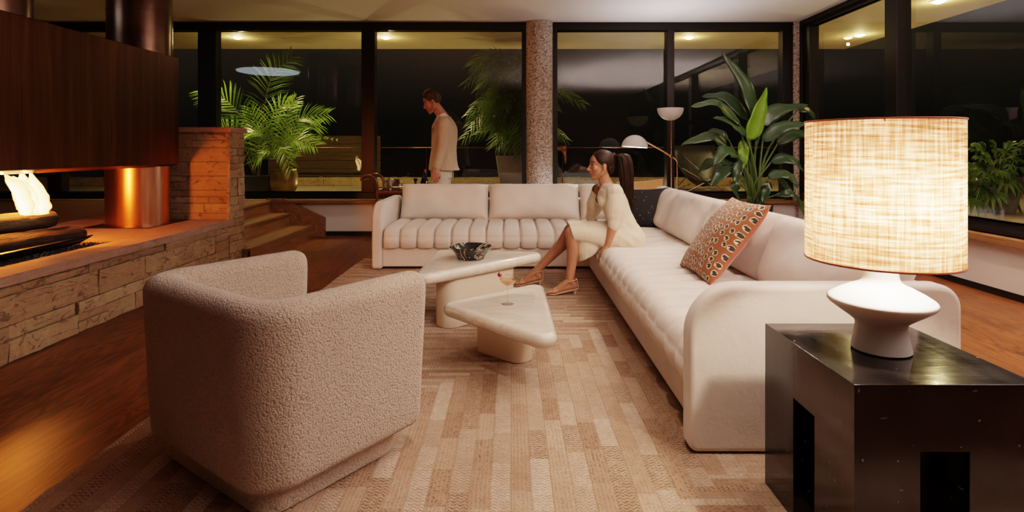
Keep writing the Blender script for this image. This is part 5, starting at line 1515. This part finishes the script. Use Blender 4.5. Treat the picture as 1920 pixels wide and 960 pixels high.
# dress
D = Blob()
D.sections(tsec(TOR[:-1], 0.012, 0.012))
D.sections([(V3((0.748, 4.48, 0.79)), V3((0.072, 0, 0.02)), V3((0, 0.155, 0))), (V3((0.738, 4.48, 0.835)), V3((0.06, 0, 0.02)), V3((0, 0.085, 0)))])
for y in (4.41, 4.545): D.ell((0.706, y, 0.703), (0.052, 0.060, 0.056))
SK = [(V3((0.93, 4.47, 0.40)), V3((0, 0, 0.10)), V3((0, 0.175, 0))), (V3((0.84, 4.47, 0.415)), V3((0, 0, 0.120)), V3((0, 0.196, 0))), (V3((0.68, 4.47, 0.432)), V3((-0.01, 0, 0.108)), V3((0, 0.185, 0))),
      (V3((0.54, 4.47, 0.452)), V3((-0.015, 0, 0.090)), V3((0, 0.178, 0))), (V3((0.448, 4.47, 0.464)), V3((-0.02, 0, 0.076)), V3((0, 0.176, 0)))]
D.sections(SK, pw=2.6)
D.sections([(V3((0.585, 4.47, 0.450)), V3((-0.140, 0, 0.02)), V3((0, 0.165, 0))), (V3((0.580, 4.46, 0.36)), V3((-0.120, 0, -0.012)), V3((0, 0.160, 0))), (V3((0.572, 4.45, 0.285)), V3((-0.082, 0, -0.045)), V3((0, 0.150, 0)))], pw=2.4)
for (sh, el, y0) in (((0.778, 4.335, 0.775), (0.762, 4.30, 0.565), 1), ((0.705, 4.63, 0.775), (0.660, 4.73, 0.57), -1)):
    sh, el = V3(sh), V3(el)
    D.chain([(sh + V3((-0.01, 0.02 * y0, 0.0)), 0.058), (sh.lerp(el, 0.25), 0.066), (sh.lerp(el, 0.6), 0.072), (sh.lerp(el, 0.80), 0.062)])
    D.chain([(sh.lerp(el, 0.80), 0.052), (el + (el - sh) * 0.16, 0.047)])
D.chain([((0.775, 4.345, 0.778), 0.066), ((0.752, 4.42, 0.802), 0.062)]); D.chain([((0.715, 4.62, 0.776), 0.058), ((0.745, 4.54, 0.800), 0.050)])
def wdress(p):
    k = 0.0035 * noise.noise(V3((p.x * 14, p.y * 9, p.z * 20))) + 0.002 * noise.noise(V3((p.x * 40, p.y * 20, p.z * 16)))
    if p.z < 0.55: k += 0.003 * math.sin((p.x * 0.8 + p.z * 1.2) * 70) * max(0, 1 - abs(p.x - 0.88) / 0.16)
    return k
def cutdress(p, n):
    if p.z > 0.655 and p.x < 0.76:
        w = (p.z - 0.655) / 0.18
        ax = 0.79 - (p.z - 0.68) * 0.36
        if p.x < ax and 4.485 - 0.03 * w < p.y < 4.50 + 0.15 * w: return True
    if p.z > 0.84 or (p.z > 0.79 and (p.x - 0.725) ** 2 + (p.y - 4.478) ** 2 < 0.062 ** 2 and p.x < 0.765): return True
    # bottoms of the sleeves stay open
    return False
dr = D.fuse('dress', [MT['dress']], wo, 0.0055, 4, None, cutdress, wdress)
# hair
hr = Blob()
RW = HMw.to_3x3()
def Lw(p): return HMw @ (V3(p) * 0.95)
tmp = MB()
tmp.ell((-0.018, 0, 0.034), (0.103, 0.0805, 0.0935), 44, 32); tmp.ell((-0.058, 0, -0.022), (0.055, 0.062, 0.062), 30, 20)
keep = []
for f in tmp.f:
    c = sum((tmp.v[i] for i in f), V3()) / len(f)
    front = 0.064 - 0.30 * max(0, 0.095 - c.z) - 0.75 * max(0, 0.030 - c.z)
    if c.x > front and c.z < 0.118: continue
    if c.z < -0.012 and c.x > -0.030: continue
    keep.append(f)
hair = MB(); hair.add([HMw @ (p * 0.95) + (HMw.to_3x3() @ (p.normalized() * 0.0025 * noise.noise(V3((p.x * 18, p.y * 70, p.z * 30))))) for p in trim_cap(tmp, keep)], keep)
tie = Lw((-0.108, 0, 0.075))
hair.ell(tie, (0.022, 0.022, 0.02), 14, 10)
PT = [tie, P(1168, 293, 4.47), P(1173, 318, 4.465), P(1175, 345, 4.46), P(1178, 372, 4.455), P(1183, 400, 4.45)]
rnd = random.Random(31)
for k in range(300):
    a = rnd.uniform(0, 2 * PI); q = math.sqrt(rnd.random()); L = rnd.uniform(0.72, 1.0)
    ox, oy = q * math.cos(a), q * math.sin(a); pts = []; rs = []
    for i, c in enumerate(spline(PT, 16)):
        t = i / 15; wd = 0.012 + 0.052 * math.sin(PI * min(1, t * 0.9 + 0.08)) ** 0.8 * (1 - 0.35 * t)
        if t > L: break
        wv = 0.005 * math.sin(t * 9 + k) * t
        pts.append(c + V3((ox * wd + wv, oy * wd * 0.9, (0.010 * ox) * (1 - t)))); rs.append(0.0036 * (1 - 0.75 * (t / L) ** 2))
    hair.tube(pts, rs, 5)
for k in range(9):   # loose locks before the ear
    y0 = -0.066 - 0.004 * rnd.random(); x0 = rnd.uniform(0.008, 0.030)
    hair.tube([Lw((x0, y0, 0.030)), Lw((x0 - 0.004, y0 - 0.008, -0.02)), Lw((x0 - 0.012 + 0.006 * rnd.random(), y0 - 0.004, -0.07 - 0.03 * rnd.random()))], [0.003, 0.0026, 0.001], 5)
hair.build('hair', MT['hair_w'], wo, sharp=0)
er = MB().tube([Lw((-0.006, -0.083, -0.040)), Lw((-0.006, -0.085, -0.062))], 0.0022, 6)
er.ell(Lw((-0.006, -0.086, -0.072)), (0.008, 0.004, 0.012)); er.ell(Lw((-0.006, -0.086, -0.094)), (0.006, 0.004, 0.011))
er.build('earring', MT['gold'], wo)
# sandals
def sandal(ank, heel, ball):
    a, h, b_ = V3(ank), V3(heel), V3(ball)
    sec = []
    for c, w in ((h + V3((0.028, 0, -0.030)), 0.016), (h + V3((0.0, 0, -0.031)), 0.028), (h.lerp(b_, 0.5) + V3((0, 0, -0.030)), 0.027), (b_ + V3((0, 0, -0.0265)), 0.040), (b_ + V3((-0.045, 0, -0.027)), 0.036), (b_ + V3((-0.066, 0, -0.027)), 0.012)):
        sec.append([c + V3((0, w, 0)), c + V3((0, -w, 0)), c + V3((0, -w, 0.006)), c + V3((0, w, 0.006))])
    q = MB().loft(sec)
    q.tube([h + V3((0.012, 0, -0.032)), V3((h.x + 0.006, h.y, RZ + 0.002))], [0.011, 0.006], 10)
    o = q.build('sandal', MT['strap'], wo, sharp=40)
    st_ = MB()
    up = (a - h).normalized()
    st_.tube([a + V3((0.012 + 0.040 * math.cos(t), 0.037 * math.sin(t), 0.002 + 0.010 * math.cos(t))) for t in [2 * PI * i / 24 for i in range(25)]], 0.0032, 6, cap=False)
    st_.tube([h + V3((0.031, 0, -0.028)), h + V3((0.034, 0, 0.0)), a + V3((0.052, 0, 0.012))], 0.003, 6)
    st_.build('ankle_strap', MT['strap'], o)
    st_ = MB()
    c = b_ + V3((0.012, 0, -0.006))
    st_.tube([c + V3((0.02 * math.cos(t), 0.040 * math.cos(t), 0.030 * math.sin(t))) for t in [PI * i / 14 for i in range(15)]], 0.003, 6)
    st_.build('toe_strap', MT['strap'], o)
sandal((0.432, 4.315, 0.118), (0.462, 4.315, 0.083), (0.318, 4.31, 0.046))
sandal((0.190, 4.60, 0.125), (0.215, 4.60, 0.083), (0.075, 4.60, 0.044))

# ---- the man walking behind the sofa
mn = thing('person', 'man in a beige suit standing behind the sofa with head bowed, facing left', 'person', (-0.78, 6.52, 0))
YM = 6.52
HMm = head_matrix(V3((-0.905, YM, 1.640)), PI + 0.10, 0.42)
B = Blob()
head(B, HMm, 1.0, True)
B.chain([((-0.765, YM, 1.44), 0.068), ((-0.815, YM, 1.52), 0.058), ((-0.865, YM, 1.585), 0.055)])
MTOR = [((-0.795, YM, 0.84), .105, .160), ((-0.790, YM, 0.95), .100, .150), ((-0.775, YM, 1.08), .100, .150), ((-0.765, YM, 1.22), .112, .175), ((-0.755, YM, 1.34), .105, .185), ((-0.755, YM, 1.42), .075, .150), ((-0.760, YM, 1.455), .05, .08)]
B.sections([(V3(c), V3((hd, 0, 0)), V3((0, hw, 0))) for c, hd, hw in MTOR])
MA = {1: ((-0.748, YM - 0.195, 1.385), (-0.755, YM - 0.245, 1.12), (-0.825, YM - 0.255, 0.895)), -1: ((-0.76, YM + 0.195, 1.385), (-0.735, YM + 0.245, 1.12), (-0.74, YM + 0.25, 0.885))}
for sg, (a, e, w) in MA.items():
    B.chain([(a, 0.055), (e, 0.042), (V3(e).lerp(V3(w), 0.3), 0.040), (w, 0.027)])
    hand(B, w, V3((-0.10 if sg > 0 else 0.05, 0.0, -1)), V3((-0.25, sg * 1.0, 0)), sg * 1, 1.05, 0.30, 0.03, 0.026)
LG = ((-0.80, YM - 0.085, 0.84), (-0.83, YM - 0.09, 0.47), (-0.76, YM - 0.09, 0.09)), ((-0.79, YM + 0.085, 0.84), (-0.80, YM + 0.09, 0.47), (-0.90, YM + 0.09, 0.09))
for h_, k_, a_ in LG:
    B.chain([(h_, 0.085), (k_, 0.055), (V3(k_).lerp(V3(a_), 0.3), 0.052), (a_, 0.035), (V3(a_) + V3((-0.10, 0, -0.045)), 0.030)])
B.fuse('body', [MT['skin_m'], MT['lips'], MT['brow'], MT['eyewhite'], MT['iris']], mn, 0.0055, 2, face_paint(HMm, 1.0))
J = Blob()
JT = [((-0.765, YM, 0.862), .175, .205), ((-0.775, YM, 0.93), .160, .195), ((-0.772, YM, 1.08), .142, .182), ((-0.762, YM, 1.22), .142, .195), ((-0.752, YM, 1.34), .128, .205), ((-0.752, YM, 1.42), .092, .175), ((-0.765, YM, 1.472), .068, .085)]
J.sections([(V3(c), V3((hd, 0, 0)), V3((0, hw, 0))) for c, hd, hw in JT])
for sg, (a, e, w) in MA.items():
    a, e, w = V3(a), V3(e), V3(w)
    J.chain([(a, 0.074), (a.lerp(e, 0.5), 0.066), (e, 0.058), (e.lerp(w, 0.5), 0.052), (e.lerp(w, 0.90), 0.045)])
def cutj(p, n):
    if p.z < 0.872 and n.z < -0.6 and p.y > YM - 0.2: return True
    w = (p.z - 1.05) / 0.40
    return p.z > 1.05 and p.x < -0.80 and n.x < -0.2 and abs(p.y - YM) < 0.012 + 0.07 * w
def wj(p): return 0.004 * noise.noise(V3((p.x * 9, p.y * 9, p.z * 7))) + 0.0025 * noise.noise(V3((p.x * 26, p.y * 20, p.z * 30)))
jo = J.fuse('blazer', [MT['blazer']], mn, 0.007, 4, None, cutj, wj)
lp_ = MB()
for sg in (-1, 1):
    lp_.add([V3((-0.838, YM + sg * 0.082, 1.47)), V3((-0.895, YM + sg * 0.075, 1.36)), V3((-0.91, YM + sg * 0.012, 1.06)), V3((-0.90, YM + sg * 0.055, 1.16)), V3((-0.885, YM + sg * 0.115, 1.33)), V3((-0.80, YM + sg * 0.10, 1.475))], [(0, 1, 4, 5), (1, 2, 3, 4)])
lp_.build('lapel', MT['blazer'], jo, sharp=0, solid=0.006)
T_ = Blob()
T_.sections([(V3((-0.795, YM, 1.0)), V3((.108, 0, 0)), V3((0, .158, 0))), (V3((-0.797, YM, 0.90)), V3((.118, 0, 0)), V3((0, .170, 0))), (V3((-0.797, YM, 0.78)), V3((.118, 0, 0)), V3((0, .172, 0)))])
for h_, k_, a_ in LG:
    T_.chain([(h_, 0.100), (k_, 0.078), (V3(a_) + V3((0, 0, 0.0)), 0.064)])
T_.fuse('trousers', [MT['trousers']], mn, 0.008, 3, None, None, wj)
Sh = Blob(); Sh.sections([(V3(c), V3((hd + .006, 0, 0)), V3((0, hw + .004, 0))) for c, hd, hw in MTOR[1:]])
Sh.chain([((-0.772, YM, 1.44), 0.074), ((-0.790, YM, 1.475), 0.066)])
Sh.fuse('shirt', [MT['shirt']], mn, 0.008, 3)
hm = MB(); tmp = MB(); tmp.ell((-0.018, 0, 0.036), (0.104, 0.0815, 0.093), 48, 34)
keep = []
for f in tmp.f:
    c = sum((tmp.v[i] for i in f), V3()) / len(f)
    front = 0.066 - 0.25 * max(0, 0.10 - c.z) - 1.1 * max(0, 0.03 - c.z)
    if c.x > front and c.z < 0.120: continue
    if c.z < -0.030 and c.x > -0.05: continue
    if c.z < -0.055: continue
    keep.append(f)
hm.add([HMm @ (p + p.normalized() * (0.006 * noise.noise(V3((p.x * 30, p.y * 60, p.z * 30))) + (0.010 if p.x > 0.02 and p.z > 0.08 else 0))) for p in trim_cap(tmp, keep)], keep)
rnd = random.Random(8)
for k in range(120):   # swept-back tufts over the brow and crown
    y = rnd.uniform(-0.055, 0.055); x = rnd.uniform(-0.02, 0.066)
    z = 0.036 + 0.093 * math.sqrt(max(0.02, 1 - ((x + 0.018) / 0.104) ** 2 - (y / 0.0815) ** 2))
    hm.tube([HMm @ V3((x, y, z - 0.004)), HMm @ V3((x + 0.004, y * 1.05, z + 0.016)), HMm @ V3((x - 0.030, y * 1.1, z + 0.020))], [0.005, 0.005, 0.0015], 5)
hm.build('hair', MT['hair_m'], mn, sharp=0)
for h_, k_, a_ in LG:
    a_ = V3(a_); so_ = Blob()
    so_.sections([(a_ + V3((0.045, 0, -0.05)), V3((0, 0.028, 0)), V3((0, 0, 0.038))), (a_ + V3((0, 0, -0.045)), V3((0, 0.036, 0)), V3((0, 0, 0.044))), (a_ + V3((-0.10, 0, -0.058)), V3((0, 0.044, 0)), V3((0, 0, 0.031))), (a_ + V3((-0.20, 0, -0.068)), V3((0, 0.036, 0)), V3((0, 0, 0.021)))])
    so_.fuse('shoe', [MT['shoe']], mn, 0.006, 2)
